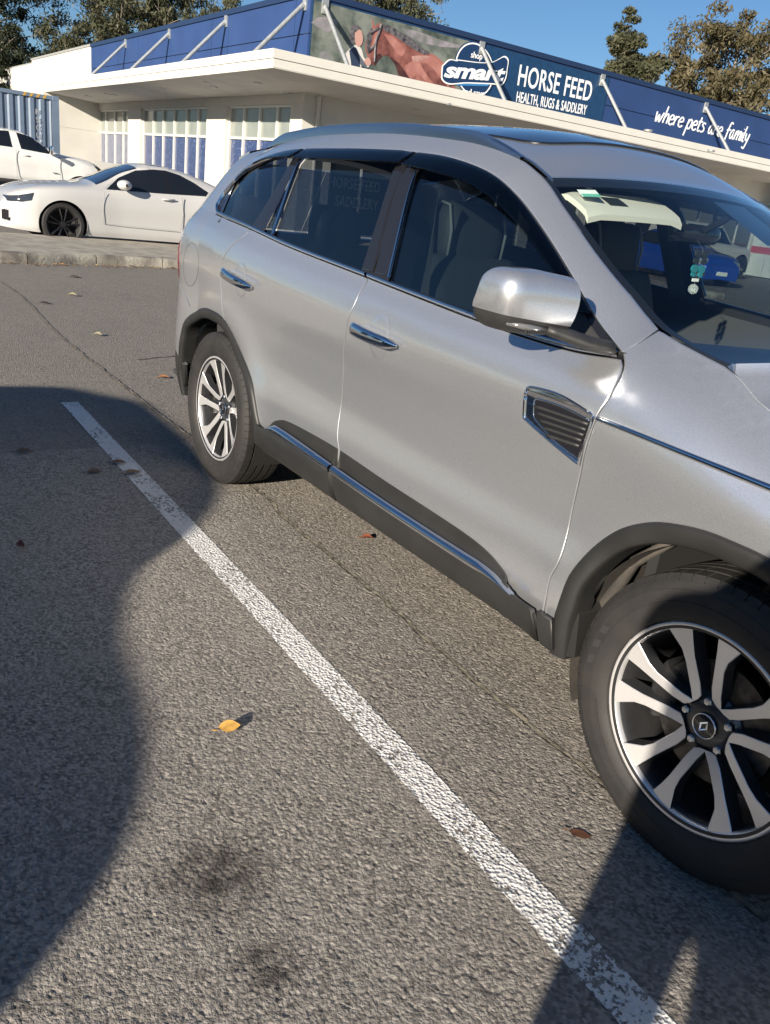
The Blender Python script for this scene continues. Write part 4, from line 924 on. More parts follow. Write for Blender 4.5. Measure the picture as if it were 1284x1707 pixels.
# spoiler
def spo(u, v):
    x = -3.28-.16*u*(1-.25*v*v); yy = v*.52; return (x, yy, Zroof(-3.25, yy*.98)-.03*u+.002)
G1 = np.array([[spo(u, v) for v in np.linspace(-1, 1, 31)] for u in np.linspace(0, 1, 8)]); G2 = G1.copy(); G2[:, :, 2] -= .03+0*G1[:, :, 2]
MB().grid(G1).grid(G2, flip=True).grid(np.stack([G1[-1], G2[-1]])).grid(np.stack([G1[:, 0], G2[:, 0]])).grid(np.stack([G1[:, -1], G2[:, -1]])).build('rear_spoiler', 'silver', car, smooth=40)
# rails
for side in (-1, 1):
    xs = np.linspace(-2.98, -1.20, 46); rows = []
    for i, x in enumerate(xs):
        t = i/45; lift = .030*min(1, (t/.10)**.6 if t > 0 else 0, ((1-t)/.13)**.75 if t < 1 else 0); yc = float(YCc(x))-.002; zc = float(ZC(x))
        wv = .015; row = []
        for a, b in ((-1.05, -.2), (-1.0, .55), (-.75, .92), (-.2, 1.0), (.35, .93), (.8, .6), (1.0, 0), (1.05, -.25)):
            row.append((x, side*(yc-.008-a*wv*(-1)*-1), zc+lift*b+(-.004 if b <= 0 else .004)))
        rows.append(row)
    MB().grid(np.array(rows)).build('roof_rail', 'satin_metal', car, smooth=50)
    xs = np.linspace(-1.205, -1.06, 8)
    MB().tube([(x, side*(float(YCc(x))-.014), float(ZC(x))+.0015) for x in xs], .0045, 6).build('roof_ditch_trim', 'satin_metal', car)
# windscreen: side edge curve, then forward bow
WE = crv([(-1.085, .597, 1.481), (-.946, .627, 1.405), (-.728, .675, 1.286), (-.582, .703, 1.215), (-.466, .725, 1.162), (-.34, .734, 1.132), (-.24, .732, 1.116)], .02)
def wind(t, v, off=0):
    i = t*(len(WE)-1); k = int(min(i, len(WE)-2)); e = WE[k]+(WE[k+1]-WE[k])*(i-k)
    bx = .10+.16*t; bz = .036-.030*t
    s = 1-abs(v)**2.2
    return (e[0]+bx*s+off*.5, v*e[1], e[2]+bz*s+off*.8)
ts = np.linspace(0, 1, 41); vv = np.linspace(-1, 1, 61)
fullgrid('windscreen', wind, ts, vv, 'wind')
for nm, tr, vr in (('frit_band', (0, .05), (-1, 1)), ('frit_band', (.84, 1), (-1, 1)), ('frit_band', (.05, .84), (-1, -.972)), ('frit_band', (.05, .84), (.972, 1))):
    fullgrid(nm, lambda u, v: wind(u, v, -.004), np.linspace(*tr, 24), np.linspace(*vr, 40), 'gloss_black')
fullgrid('sensor_shroud', lambda u, v: wind(u, v, -.006), np.linspace(.07, .30, 8), np.linspace(-.02, .26, 8), 'gloss_black')
# cowl
fullgrid('cowl_panel', lambda u, v: (wind(1, v)[0]+.09*u*(1-.3*abs(v))-.015, v*.715, wind(1, v)[2]-.028-.012*u), np.linspace(0, 1, 6), np.linspace(-1, 1, 31), 'black_plastic')
# bonnet
SEAM = crv([tuple(q) for q in bon3]+[(.10, -.775, .985), (.35, -.755, .955), (.62, -.71, .905), (.80, -.62, .845)], .02)
def bonpt(t, v):
    i = t*(len(SEAM)-1); k = int(min(i, len(SEAM)-2)); e = SEAM[k]+(SEAM[k+1]-SEAM[k])*(i-k); s = 1-abs(v)**2.6
    bx = .02+.20*max(0, 1-t*2.2)+.10*t**3
    return (e[0]+bx*s, v*(abs(e[1])-.003), e[2]+(.055-.015*t)*s+.001)
bo = fullgrid('bonnet', bonpt, np.linspace(0, 1, 60), np.sin(np.linspace(-1, 1, 61)*1.5)/math.sin(1.5), 'silver')
for side in (-1, 1):   # turned-down bonnet edge
    G = np.array([[np.array(bonpt(t, side)), np.array(bonpt(t, side))+[0, 0, -.03]] for t in np.linspace(0, 1, 60)]); MB().grid(G, flip=side > 0).build('bonnet_edge', 'silver', bo, smooth=True)
    # fender ledge between side skin and bonnet
    us_ = np.linspace(SEAM[0][0]+.004, .62, 40); G = []
    for u in us_:
        pp = body(np.array([u]), np.array([float(ZC(u))-.003]))[0]; q = SEAM[int(np.argmin(np.abs(SEAM[:, 0]-u)))]
        q = np.array([u, q[1]-.004, q[2]+.001]) if u > SEAM[0][0] else np.array([u, -.738, pp[2]+.002])
        G.append([pp*[1, -side, 1], (pp*.5+q*.5)*[1, -side, 1]+[0, 0, .004], q*[1, -side, 1], q*[1, -side, 1]-[0, 0, .03]])
    MB().grid(np.array(G), flip=side < 0).build('fender_top', 'silver', car, smooth=60)
# underbody and inner tub
MB().box((-3.55, -.74, .22), (.70, .74, .335)).build('underbody', 'dark', car)
MB().box((-.30, -.78, .34), (-.27, .78, 1.02)).build('firewall', 'dark', car)
MB().box((.02, -.48, .34), (.66, .48, .86)).build('engine_block', 'dark', car)
MB().box((-3.5, -.80, .336), (-.29, .80, .36)).build('cabin_floor', 'leather_dark', car)
for side in (-1, 1):
    ub = np.linspace(-2.9, -.45, 30); G = np.array([[(u, side*.80, .36), (u, side*.835, float(ZB(u))-.03), (u, side*.80, float(ZB(u))+.004)] for u in ub]); MB().grid(G).build('door_trim', 'leather_dark', car)
    G = np.array([[(u, side*.825, .38), (u, side*.815, float(ZB(u))-.09)] for u in np.linspace(-2.15, -.5, 20)])
# ------------------------------------------------------------------ mirrors
for side in (-1, 1):
    # shell as a lofted, rounded section; x along car, y outward
    mir = MB(); rows = []
    ys_ = np.linspace(0, 1, 22)
    for t in ys_:
        y = -.930-.185*t
        k = math.sqrt(max(0, 1-(max(0, (t-.72)/.28))**2.4)) if t > .72 else 1
        k = max(k, .03)
        k2 = min(1, .90+.10*(1-abs(t-.45)/.55))
        row = []
        zc0 = 1.178+.006*t; hz_ = .077*k2*(.40+.60*k); hx = .085*(.55+.45*k)
        xc0 = -.632-.045*t
        for a in np.linspace(0, 2*math.pi, 36, endpoint=False):
            c, s = math.cos(a), math.sin(a); kk = (abs(c)**4+abs(s)**4)**(-1/4)
            xx_ = c*kk*hx
            if xx_ > 0: xx_ *= 1.0-.25*abs(s)**2        # rounded front
            else: xx_ *= .55
            row.append((xc0+xx_+.012*s, y*-side if side > 0 else y, zc0+s*kk*hz_))
        rows.append(row)
    G = np.array(rows); G[:, :, 1] = np.abs(G[:, :, 1])*side
    n_ = len(rows[0]); upper = MB()
    zcut = 1.131
    mh = MB().grid(G, cv=True, flip=side > 0); mh.f.append(tuple(range(n_))); mh.f.append(tuple((len(rows)-1)*n_+k for k in range(n_)))
    par = sides['front_door', side]
    o = mh.build('mirror_housing', 'silver', par, smooth=60)
    bm = bmesh.new(); bm.from_mesh(o.data)
    r = bmesh.ops.bisect_plane(bm, geom=bm.verts[:]+bm.edges[:]+bm.faces[:], plane_co=(0, side*.9, 1.124), plane_no=(0.02, -side*.085, 1))
    low = [f for f in bm.faces if (f.calc_center_median()-Vector((0, side*.9, 1.124))).dot(Vector((.02, -side*.085, 1))) < 0]
    bl = bm.copy(); bmesh.ops.delete(bm, geom=low, context='FACES'); bm.to_mesh(o.data); bm.free()
    up_ = [f for f in bl.faces if (f.calc_center_median()-Vector((0, side*.9, 1.124))).dot(Vector((.02, -side*.085, 1))) >= 0]
    bmesh.ops.delete(bl, geom=up_, context='FACES')
    for v in bl.verts: v.co = Vector((-.64, side*.995, 1.137))+(v.co-Vector((-.64, side*.995, 1.137)))*.975
    me = bpy.data.meshes.new('mirror_base'); bl.to_mesh(me); bl.free(); me.materials.append(M['black_plastic']); me.polygons.foreach_set('use_smooth', [True]*len(me.polygons)); link(bpy.data.objects.new('mirror_base', me), par)
    MB().box((-.672, side*.93-.0, 1.128), (-.668, side*1.075, 1.23)).build('mirror_glass', 'darkglass', par)
    # indicator in the lower lip
    MB().tube([(-.655+.075, side*.985, 1.127), (-.655+.070, side*1.04, 1.130), (-.655+.04, side*1.085, 1.134)], [.006, .0075, .005], 8).build('indicator', 'amberlens', par, smooth=True)
    for k in range(12):
        t = k/11; p0 = (-.578-.012*t, side*(.975+.07*t), 1.1235); MB().box((p0[0], p0[1]-.0012, p0[2]-.007), (p0[0]+.006, p0[1]+.0012, p0[2]+.006)).build('indicator_rib', 'black_plastic', par)
    # foot
    ft = crv([(-.515, side*.83, 1.098), (-.54, side*.87, 1.102), (-.575, side*.915, 1.114), (-.61, side*.96, 1.127)], .02)
    MB().tube([tuple(q) for q in ft], list(np.linspace(.034, .034, len(ft))), 12, flat=(1.5, .50)).build('mirror_foot', 'black_plastic', par, smooth=True)
# ------------------------------------------------------------------ wheels
def wheel_parts():
    """local: axis along Y, outer face at -Y"""
    out = {}
    # tyre
    R, W2 = .3575, .1125
    tread = [(-.098, -.012), (-.094, -.0045), (-.070, -.0012), (-.062, -.0012), (-.0615, -.0085), (-.0535, -.0085), (-.053, -.0005), (-.022, 0), (-.0215, -.0085), (-.0135, -.0085), (-.013, 0), (.013, 0), (.0135, -.0085), (.0215, -.0085), (.022, 0), (.053, -.0005), (.0535, -.0085), (.0615, -.0085), (.062, -.0012), (.070, -.0012), (.094, -.0045), (.098, -.012)]
    prof = [(.2440, -.090), (.2455, -.0975), (.2480, -.1020), (.253, -.1055), (.262, -.1100), (.275, -.1135), (.2895, -.1145), (.290, -.1156), (.2925, -.1156), (.293, -.1145), (.305, -.1140), (.3175, -.1125), (.318, -.1136), (.3205, -.1130), (.321, -.1118), (.330, -.1085), (.338, -.1045)]
    pr = [(r, y) for r, y in prof]+[(R+d, y) for y, d in tread]+[(r, -y) for r, y in prof[::-1]]
    FR = (0, .11, .13, .5, .98); seg = 66*5; P = []
    for k in range(seg):
        a = 2*math.pi*(k//5+FR[k % 5])/66; ph = k % 5; row = []
        for (r, y) in pr:
            rr_ = r; ya = abs(y)
            if r > .33:
                if .0645 < ya < .1045 and ph < 2: rr_ -= .005 if r > .345 else .003
                if .0215 < ya < .0535 and ph in (0, 1) and (k//5) % 2: rr_ -= .004
            row.append((rr_*math.cos(a), y, rr_*math.sin(a)))
        P.append(row)
    out['tyre'] = MB().grid(np.array(P), cu=True).mesh('tyre', 24, True); out['tyre'].materials.append(M['rubber'])
    # barrel (the wheel mesh itself)
    out['barrel'] = MB().lathe([(.2285, -.096), (.236, -.0985), (.241, -.099), (.2435, -.096), (.2435, -.090), (.236, -.0865), (.229, -.086), (.2235, -.078), (.217, -.066), (.2135, -.04), (.205, 0), (.203, .06), (.213, .09), (.236, .098), (.2275, .092)], 96).mesh('wheel', True, True); out['barrel'].materials.append(M['barrel'])
    out['lip'] = MB().lathe([(.236, -.0985), (.2405, -.1005), (.2440, -.0985), (.2448, -.094), (.243, -.090)], 96).lathe([(.2405, -.0995), (.232, -.0965), (.2262, -.0900), (.2245, -.082)], 96).mesh('rim_lip', True, True); out['lip'].materials.append(M['alloy'])
    # spokes: five U pairs
    def yf(r): return -.085+.030*max(0, (.20-r)/.15)**1.3-.010*max(0, (r-.19)/.04) if r > .05 else -.055
    TW = rad(4)
    def pol(r, deg): return (r*math.cos(deg), r*math.sin(deg))
    sp = MB(); spd = MB()
    def ring(points): return points
    for k in range(5):
        c = rad(72*k+18+72)
        def pp(r, t):     # along radius r, tangential offset t (m), with light twist
            a = c+TW*(.24-r)/.2
            return (r*math.cos(a)-t*math.sin(a), r*math.sin(a)+t*math.cos(a))
        for s in (-1, 1):
            # arm centre line and width: (r, offset, half width)
            st = [(.058, .0, .014, .014), (.062, .014, .0145, .0145), (.086, .0300, .0150, .0145), (.145, .0590, .0140, .0140), (.172, .0715, .0190, .0165), (.2360, .0900, .0410, .0370)]
            rows = []; rowsd = []
            for (r, t, wi, wo_) in st:
                f = yf(r); a_ = pp(r, s*(t-wi)); b_ = pp(r, s*(t+wo_)); ai = pp(r, s*(t-wi-.003)); bo_ = pp(r, s*(t+wo_+.006))
                rows.append([(a_[0], f+.0015, a_[1]), (pp(r, s*(t-wi+.0015))[0], f, pp(r, s*(t-wi+.0015))[1]), (pp(r, s*(t+wo_-.0015))[0], f, pp(r, s*(t+wo_-.0015))[1]), (b_[0], f+.0015, b_[1])])
                dd = .034
                rowsd.append([(ai[0], f+dd, ai[1]), (a_[0], f+.0018, a_[1]), (b_[0], f+.0018, b_[1]), (bo_[0], f+dd+.004, bo_[1])])
            sp.grid(np.array(rows)); spd.grid(np.array(rowsd))
    out['face'] = sp.mesh('spoke_face', 40, True); out['face'].materials.append(M['alloy'])
    # normals of the face plates must look outward (-Y)
    for p_ in out['face'].polygons: pass
    out['flank'] = spd.mesh('spoke_flank', 40, True); out['flank'].materials.append(M['alloydark'])
    out['hub'] = MB().lathe([(.002, -.0555), (.034, -.0560), (.052, -.0530), (.064, -.046), (.076, -.036), (.080, -.010), (.075, .02), (.002, .02)], 60).mesh('hub', 40, True); out['hub'].materials.append(M['alloydark'])
    nut = MB()
    for k in range(5):
        a = rad(72*k+18+36+72); cx_, cz_ = .0572*math.cos(a), .0572*math.sin(a)
        nut.lathe([(.0005, -.0625), (.0075, -.062), (.0105, -.058), (.0108, -.045)], 6, 'Y', (cx_, 0, cz_))
    out['nuts'] = nut
    out['cap'] = MB().lathe([(.0005, -.0640), (.026, -.0640), (.0285, -.0628), (.030, -.058), (.030, -.05)], 40).mesh('centre_cap', 40, True); out['cap'].materials.append(M['gloss_black'])
    ring_ = MB().lathe([(.0272, -.0640), (.0282, -.0655), (.0296, -.0650), (.0303, -.0620)], 40)
    out['capring'] = ring_.mesh('cap_ring', True, True); out['capring'].materials.append(M['chrome'])
    # diamond emblem: an outlined lozenge, folded
    dm = MB(); o_ = [(0, .0185), (.0115, 0.0012), (0, -.0185), (-.0115, -.0012)]; i_ = [(.0008, .0095), (.0052, .0004), (-.0008, -.0095), (-.0052, -.0004)]
    V = [(x, -.0655, z) for x, z in o_]+[(x, -.0655, z) for x, z in i_]+[((x+u)/2, -.0685, (z+q)/2) for (x, z), (u, q) in zip(o_, i_)]
    dm.add(V, [(k, (k+1) % 4, 8+(k+1) % 4, 8+k) for k in range(4)]+[(8+k, 8+(k+1) % 4, 4+(k+1) % 4, 4+k) for k in range(4)])
    out['emblem'] = dm.mesh('emblem', False, True); out['emblem'].materials.append(M['chrome'])
    out['disc'] = MB().lathe([(.07, -.022), (.075, -.030), (.148, -.030), (.150, -.026), (.150, -.004), (.148, 0), (.07, 0)], 64).mesh('brake_disc', 40, True); out['disc'].materials.append(M['disc'])
    cal = MB()
    P = [[(r*math.cos(a), y, r*math.sin(a)) for r, y in ((.095, -.045), (.15, -.05), (.168, -.04), (.168, .03), (.095, .03))] for a in np.linspace(rad(150), rad(205), 9)]
    cal.grid(np.array(P), cv=True); cal.f.append((0, 1, 2, 3, 4)); cal.f.append(tuple(40+k for k in range(5)))
    out['caliper'] = cal.mesh('brake_caliper', 40, True); out['caliper'].materials.append(M['barrel'])
    return out
WP = wheel_parts()
me_n = WP['nuts'].mesh('wheel_nut', 40, True)
nutm = MB().lathe([(.0005, -.0625), (.0075, -.062), (.0105, -.058), (.0108, -.045)], 6).mesh('wheel_nut', 30, True); nutm.materials.append(M['satin_metal'])
def arc_text(s, r, deg0, size, y, parent, m='rubber_mark', step=None):
    for i, ch in enumerate(s):
        me = text_mesh(ch, .0012, offset=.01); co = np.array([v.co for v in me.vertices]); 
        a = rad(deg0-(step or 8)*i); wd = size*.75; a0, b0 = co.min(0), co.max(0)
        for v in me.vertices:
            lx = (v.co.x-(a0[0]+b0[0])/2)*size*.9; ly = (v.co.y-a0[1])/(b0[1]-a0[1])*size; rr_ = r+ly
            v.co = Vector((rr_*math.cos(a)+lx*math.sin(a), y-v.co.z*1.0, rr_*math.sin(a)-lx*math.cos(a)))
        me.materials.append(M[m]); link(bpy.data.objects.new('tyre_lettering', me), parent, local=True)
def wheel(loc, rz, rot, letters=None):
    wobj = bpy.data.objects.new('wheel', WP['barrel']); link(wobj, car); wobj.location = loc; wobj.rotation_euler = (0, rot, rz); wobj.rotation_mode = 'XYZ'
    wobj.rotation_euler = Euler((0, rot, rz), 'XYZ')
    for nm, k in (('tyre', 'tyre'), ('rim_lip', 'lip'), ('spoke_face', 'face'), ('spoke_flank', 'flank'), ('hub', 'hub'), ('centre_cap', 'cap'), ('cap_ring', 'capring'), ('emblem', 'emblem'), ('brake_disc', 'disc'), ('brake_caliper', 'caliper')):
        c = bpy.data.objects.new(nm, WP[k]); link(c, wobj, local=True)
        if nm in ('emblem', 'brake_caliper'): c.rotation_euler = (0, -rot+(rad(24) if nm == 'emblem' else 0), 0)
    for k in range(5):
        a = rad(72*k+18+36+72); c = bpy.data.objects.new('wheel_nut', nutm); link(c, wobj, local=True); c.location = (.0572*math.cos(a), 0, .0572*math.sin(a))
    if letters:
        for args in letters: arc_text(*args, parent=wobj)
    return wobj
fwh = wheel((0, -.792, .352), rad(-.4), rad(-47), [])
for k in range(3):      # moulded blocks and ribs on the front sidewall
    a0 = rad(112+9*k); w_ = rad(3.2); MB().add([(r*math.cos(a0+s_), -.1152 if r < .30 else -.1146, r*math.sin(a0+s_)) for r, s_ in ((.294, -w_), (.294, w_*.4), (.312, w_), (.312, -w_*.4))], [(0, 1, 2, 3)]).build('tyre_logo_block', 'rubber_mark', fwh, local=True)
mb_ = MB()
for k in range(70):
    a0 = rad(150+k*1.15); mb_.add([(r*math.cos(a0+s_), -.1139-.0012*(r < .277), r*math.sin(a0+s_)) for r, s_ in ((.268, -.003), (.268, .003), (.284, .003), (.284, -.003))], [(0, 1, 2, 3)])
o_ = mb_.build('tyre_ribs', 'rubber_mark', fwh, local=True); o_['kind'] = 'stuff'
wheel((-2.705, -.788, .352), 0, rad(-42), [('KUMHO', .300, 128, .022, -.1148)])
wheel((0, .792, .352), math.pi-rad(.4), 0); wheel((-2.705, .788, .352), math.pi, rad(20))
# ------------------------------------------------------------------ cabin
def cushion(name, sec, y0, y1, m, parent, bev=.04, n=12):
    """extrude a closed (x,z) section over y with rounded ends"""
    sec = crv(np.vstack([sec, sec[:1]]), .03)[:-1]; c = sec.mean(0); rows = []
    for t in np.linspace(0, 1, n):
        a = min(t, 1-t)*(y1-y0); k = 1-(1-min(1, a/bev))**2.2*.16 if a < bev else 1
        k = max(k-(.25 if t in (0, 1) else 0), .1)
        rows.append([(c[0]+(q[0]-c[0])*k, y0+(y1-y0)*t, c[1]+(q[1]-c[1])*k) for q in sec])
    mb = MB().grid(np.array(rows), cv=True); m_ = len(sec); mb.f.append(tuple(range(m_))); mb.f.append(tuple((n-1)*m_+k for k in range(m_)))
    return mb.build(name, m, parent, smooth=50)
for yc in (-.385, .385):
    cushion('seat_cushion', np.array([(-.98, .62), (-.95, .70), (-1.2, .70), (-1.48, .66), (-1.50, .56), (-1.2, .52), (-1.0, .54)]), yc-.25, yc+.25, 'leather', car)
    cushion('seat_back', np.array([(-1.42, .62), (-1.40, .75), (-1.50, 1.00), (-1.58, 1.19), (-1.64, 1.20), (-1.69, 1.16), (-1.62, .9), (-1.56, .62)]), yc-.245, yc+.245, 'leather', car, .08)
    hr = cushion('headrest', np.array([(-1.535, 1.20), (-1.53, 1.30), (-1.56, 1.385), (-1.62, 1.395), (-1.665, 1.36), (-1.67, 1.24), (-1.63, 1.18)])+np.array([-.06, -.01]), yc-.135, yc+.135, 'leather', car, .06)
    for dy in (-.133, .133):
        MB().tube([(-1.60, yc+dy*.94, 1.19), (-1.592, yc+dy*.96, 1.29), (-1.62, yc+dy*.95, 1.372), (-1.68, yc+dy*.93, 1.382)], .006, 6).build('piping', 'piping', hr, smooth=True)
    for dy in (-.06, .06): MB().tube([(-1.66, yc+dy, 1.12), (-1.655, yc+dy, 1.24)], .006, 8).build('headrest_post', 'chrome', hr)
cushion('rear_bench', np.array([(-1.98, .60), (-1.96, .70), (-2.3, .68), (-2.45, .62), (-2.42, .54), (-2.1, .52)]), -.64, .64, 'leather_dark', car, .08)
cushion('rear_seat_back', np.array([(-2.38, .62), (-2.40, .80), (-2.52, 1.12), (-2.60, 1.13), (-2.62, 1.05), (-2.52, .62)]), -.64, .64, 'leather_dark', car, .08)
for yc in (-.40, 0, .40): cushion('rear_headrest', np.array([(-2.53, 1.14), (-2.53, 1.24), (-2.57, 1.30), (-2.63, 1.29), (-2.64, 1.16), (-2.59, 1.11)]), yc-.12, yc+.12, 'leather_dark', car, .05)
# dashboard, wheel, console
ds = []
for v in np.linspace(-1, 1, 25):
    s = 1-abs(v)**2.2; y = v*.74
    ds.append([(-.30+.10*s, y, 1.03), (-.42+.06*s, y, 1.045), (-.58, y, 1.055+.02*math.exp(-((y+.38)/.22)**2)), (-.70, y, 1.045+.035*math.exp(-((y+.38)/.2)**2)), (-.78, y, 1.00), (-.80, y, .90), (-.74, y, .72), (-.60, y, .58)])
MB().grid(np.array(ds)).build('dashboard', 'leather_dark', car, smooth=45)
sw = MB(); cw = Vector((-.88, -.38, .93)); ax = Vector((.88, 0, -.42)).normalized(); e1 = Vector((0, 1, 0)); e2 = ax.cross(e1)
pts = [cw+(e1*math.cos(a)+e2*math.sin(a))*.185 for a in np.linspace(0, 2*math.pi, 40)]
sw.tube(pts, .016, 8, caps=False)
for a in (0, math.pi, -math.pi/2): sw.tube([cw, cw+(e1*math.cos(a)+e2*math.sin(a))*.18], [.04, .016], 8)
sw.tube([cw-ax*.02, cw+ax*.18], [.05, .035], 10); sw.build('steering_wheel', 'leather_dark', car, smooth=50)
MB().box((-1.6, -.11, .36), (-.70, .11, .80), .03).build('centre_console', 'leather_dark', car, smooth=50)
MB().box((-.825, -.10, .86), (-.805, .10, 1.0), .008).build('centre_screen', 'gloss_black', car)
# sun visor, rear-view mirror, stickers, belts
vc = [at((955, 350), 1, -.585), at((975, 362), 1, -.55)]
vis = []
for i in range(9):
    y = -.555+i/8*.42; row = []
    for k in range(7):
        t = k/6; row.append((-1.045+.120*t+.012*math.sin(t*3), y, 1.440-.055*t-(.010 if i in (0, 8) and k in (0, 6) else 0)+.024*(1-((y+.1)/.6)**2)))
    vis.append(row)
G = np.array(vis); G2 = G.copy(); G2[:, :, 2] -= .016
mbv = MB().grid(G).grid(G2, flip=True)
for a, b in ((G[0], G2[0]), (G[-1], G2[-1]), (G[:, 0], G2[:, 0]), (G[:, -1], G2[:, -1])): mbv.grid(np.stack([a, b]))
mbv.build('sun_visor', 'beige', car, smooth=40)
vz = lambda t, y: (-1.045+.120*t+.012*math.sin(t*3), y, 1.440-.055*t+.024*(1-((y+.1)/.6)**2)+.0025)
MB().grid(np.array([[vz(t, y) for y in (-.43, -.39, -.35)] for t in (.22, .4, .58)])).build('visor_label', 'ink', car)
rv = cushion('rear_view_mirror', np.array([(-.985, 1.345), (-.965, 1.345), (-.950, 1.37), (-.955, 1.402), (-.985, 1.402)]), -.125, .125, 'gloss_black', car, .03)
MB().tube([(-.95, .02, 1.39), (-.90, .03, 1.425), (-.88, .03, 1.44)], .012, 8).build('mirror_stalk', 'gloss_black', car)
def wsticker(nm, px, w_, h_, m, d=.002):
    # on the inside of the windscreen: nearest glass point to the ray
    best = None
    for t in np.linspace(0, 1, 160):
        for v in np.linspace(-1, 0, 160):
            q = np.array(wind(t, v)); dd = project(q)[0]-px; e = dd@dd
            if best is None or e < best[0]: best = (e, t, v)
    _, t, v = best; tw, vw = h_/1.0, w_/.66
    G = np.array([[wind(min(1, max(0, t+a*tw)), v+b*vw, -d) for b in (-.5, 0, .5)] for a in (-.5, 0, .5)]); return MB().grid(G).build(nm, m, car)
wsticker('windscreen_sticker', (984, 320), .062, .040, 'sticker_w', .003); wsticker('windscreen_sticker', (986, 324), .058, .016, 'sticker_g', .0015)
wsticker('windscreen_sticker', (984, 313), .020, .012, 'ink', .0010)
MB().tube([(-1.50, -.66, 1.42), (-1.53, -.64, 1.1), (-1.50, -.62, .7)], .022, 6, flat=(.15, 1)).build('seat_belt', 'leather', car)
# B-pillar inner trim
for side in (-1, 1):
    G = np.array([[(-1.60-.05*t-.02, side*(.80-.19*t), 1.10+.38*t), (-1.60-.05*t+.05, side*(.835-.19*t), 1.10+.38*t)] for t in np.linspace(0, 1, 8)]); MB().grid(G).build('pillar_trim', 'headliner', car)
# hanging charm
M['teal'] = mat('teal_bead_glass', (.02, .20, .24), .1, coat=1)
M['crystal'] = mat('crystal', (.85, .9, .9), .02, trans=.8)
ch = thing('mirror_charm', 'teal butterfly charm with clear crystal ball hanging from the rear-view mirror', 'charm', (-.93, .0, 1.20))
x_, y_ = -.925, 0.0
MB().tube([(x_-.03, y_, 1.36), (x_, y_, 1.335), (x_, y_, 1.225)], .0012, 5).build('cord', 'ink', ch)
for k, (z, r) in enumerate(((1.318, .019), (1.296, .016), (1.272, .020), (1.254, .013))):
    for s in (-1, 1):
        ps = [(s*(.002+r*1.25*(1-math.cos(a))/2*1.3), z+r*.55*math.sin(a)*1.2) for a in np.linspace(0, 2*math.pi, 14, endpoint=False)]
        MB().prism(ps, -.003, .003, lambda a, b, h: (x_+h+.004*s*(k % 2), y_+a, b)).build('wing', 'teal' if k > 1 else 'ink', ch)
ball = MB(); bm = bmesh.new(); bmesh.ops.create_icosphere(bm, subdivisions=2, radius=.017); bm.verts.index_update(); ball.add([v.co+Vector((x_, y_, 1.208)) for v in bm.verts], [[v.index for v in f.verts] for f in bm.faces]); bm.free(); ball.build('crystal_ball', 'crystal', ch)
MB().prism([(-.017, 1.232), (.017, 1.232), (.017, 1.242), (-.017, 1.242)], -.001, .001, lambda a, b, h: (x_+h, y_+a, b)).build('name_tag', 'sticker_w', ch)

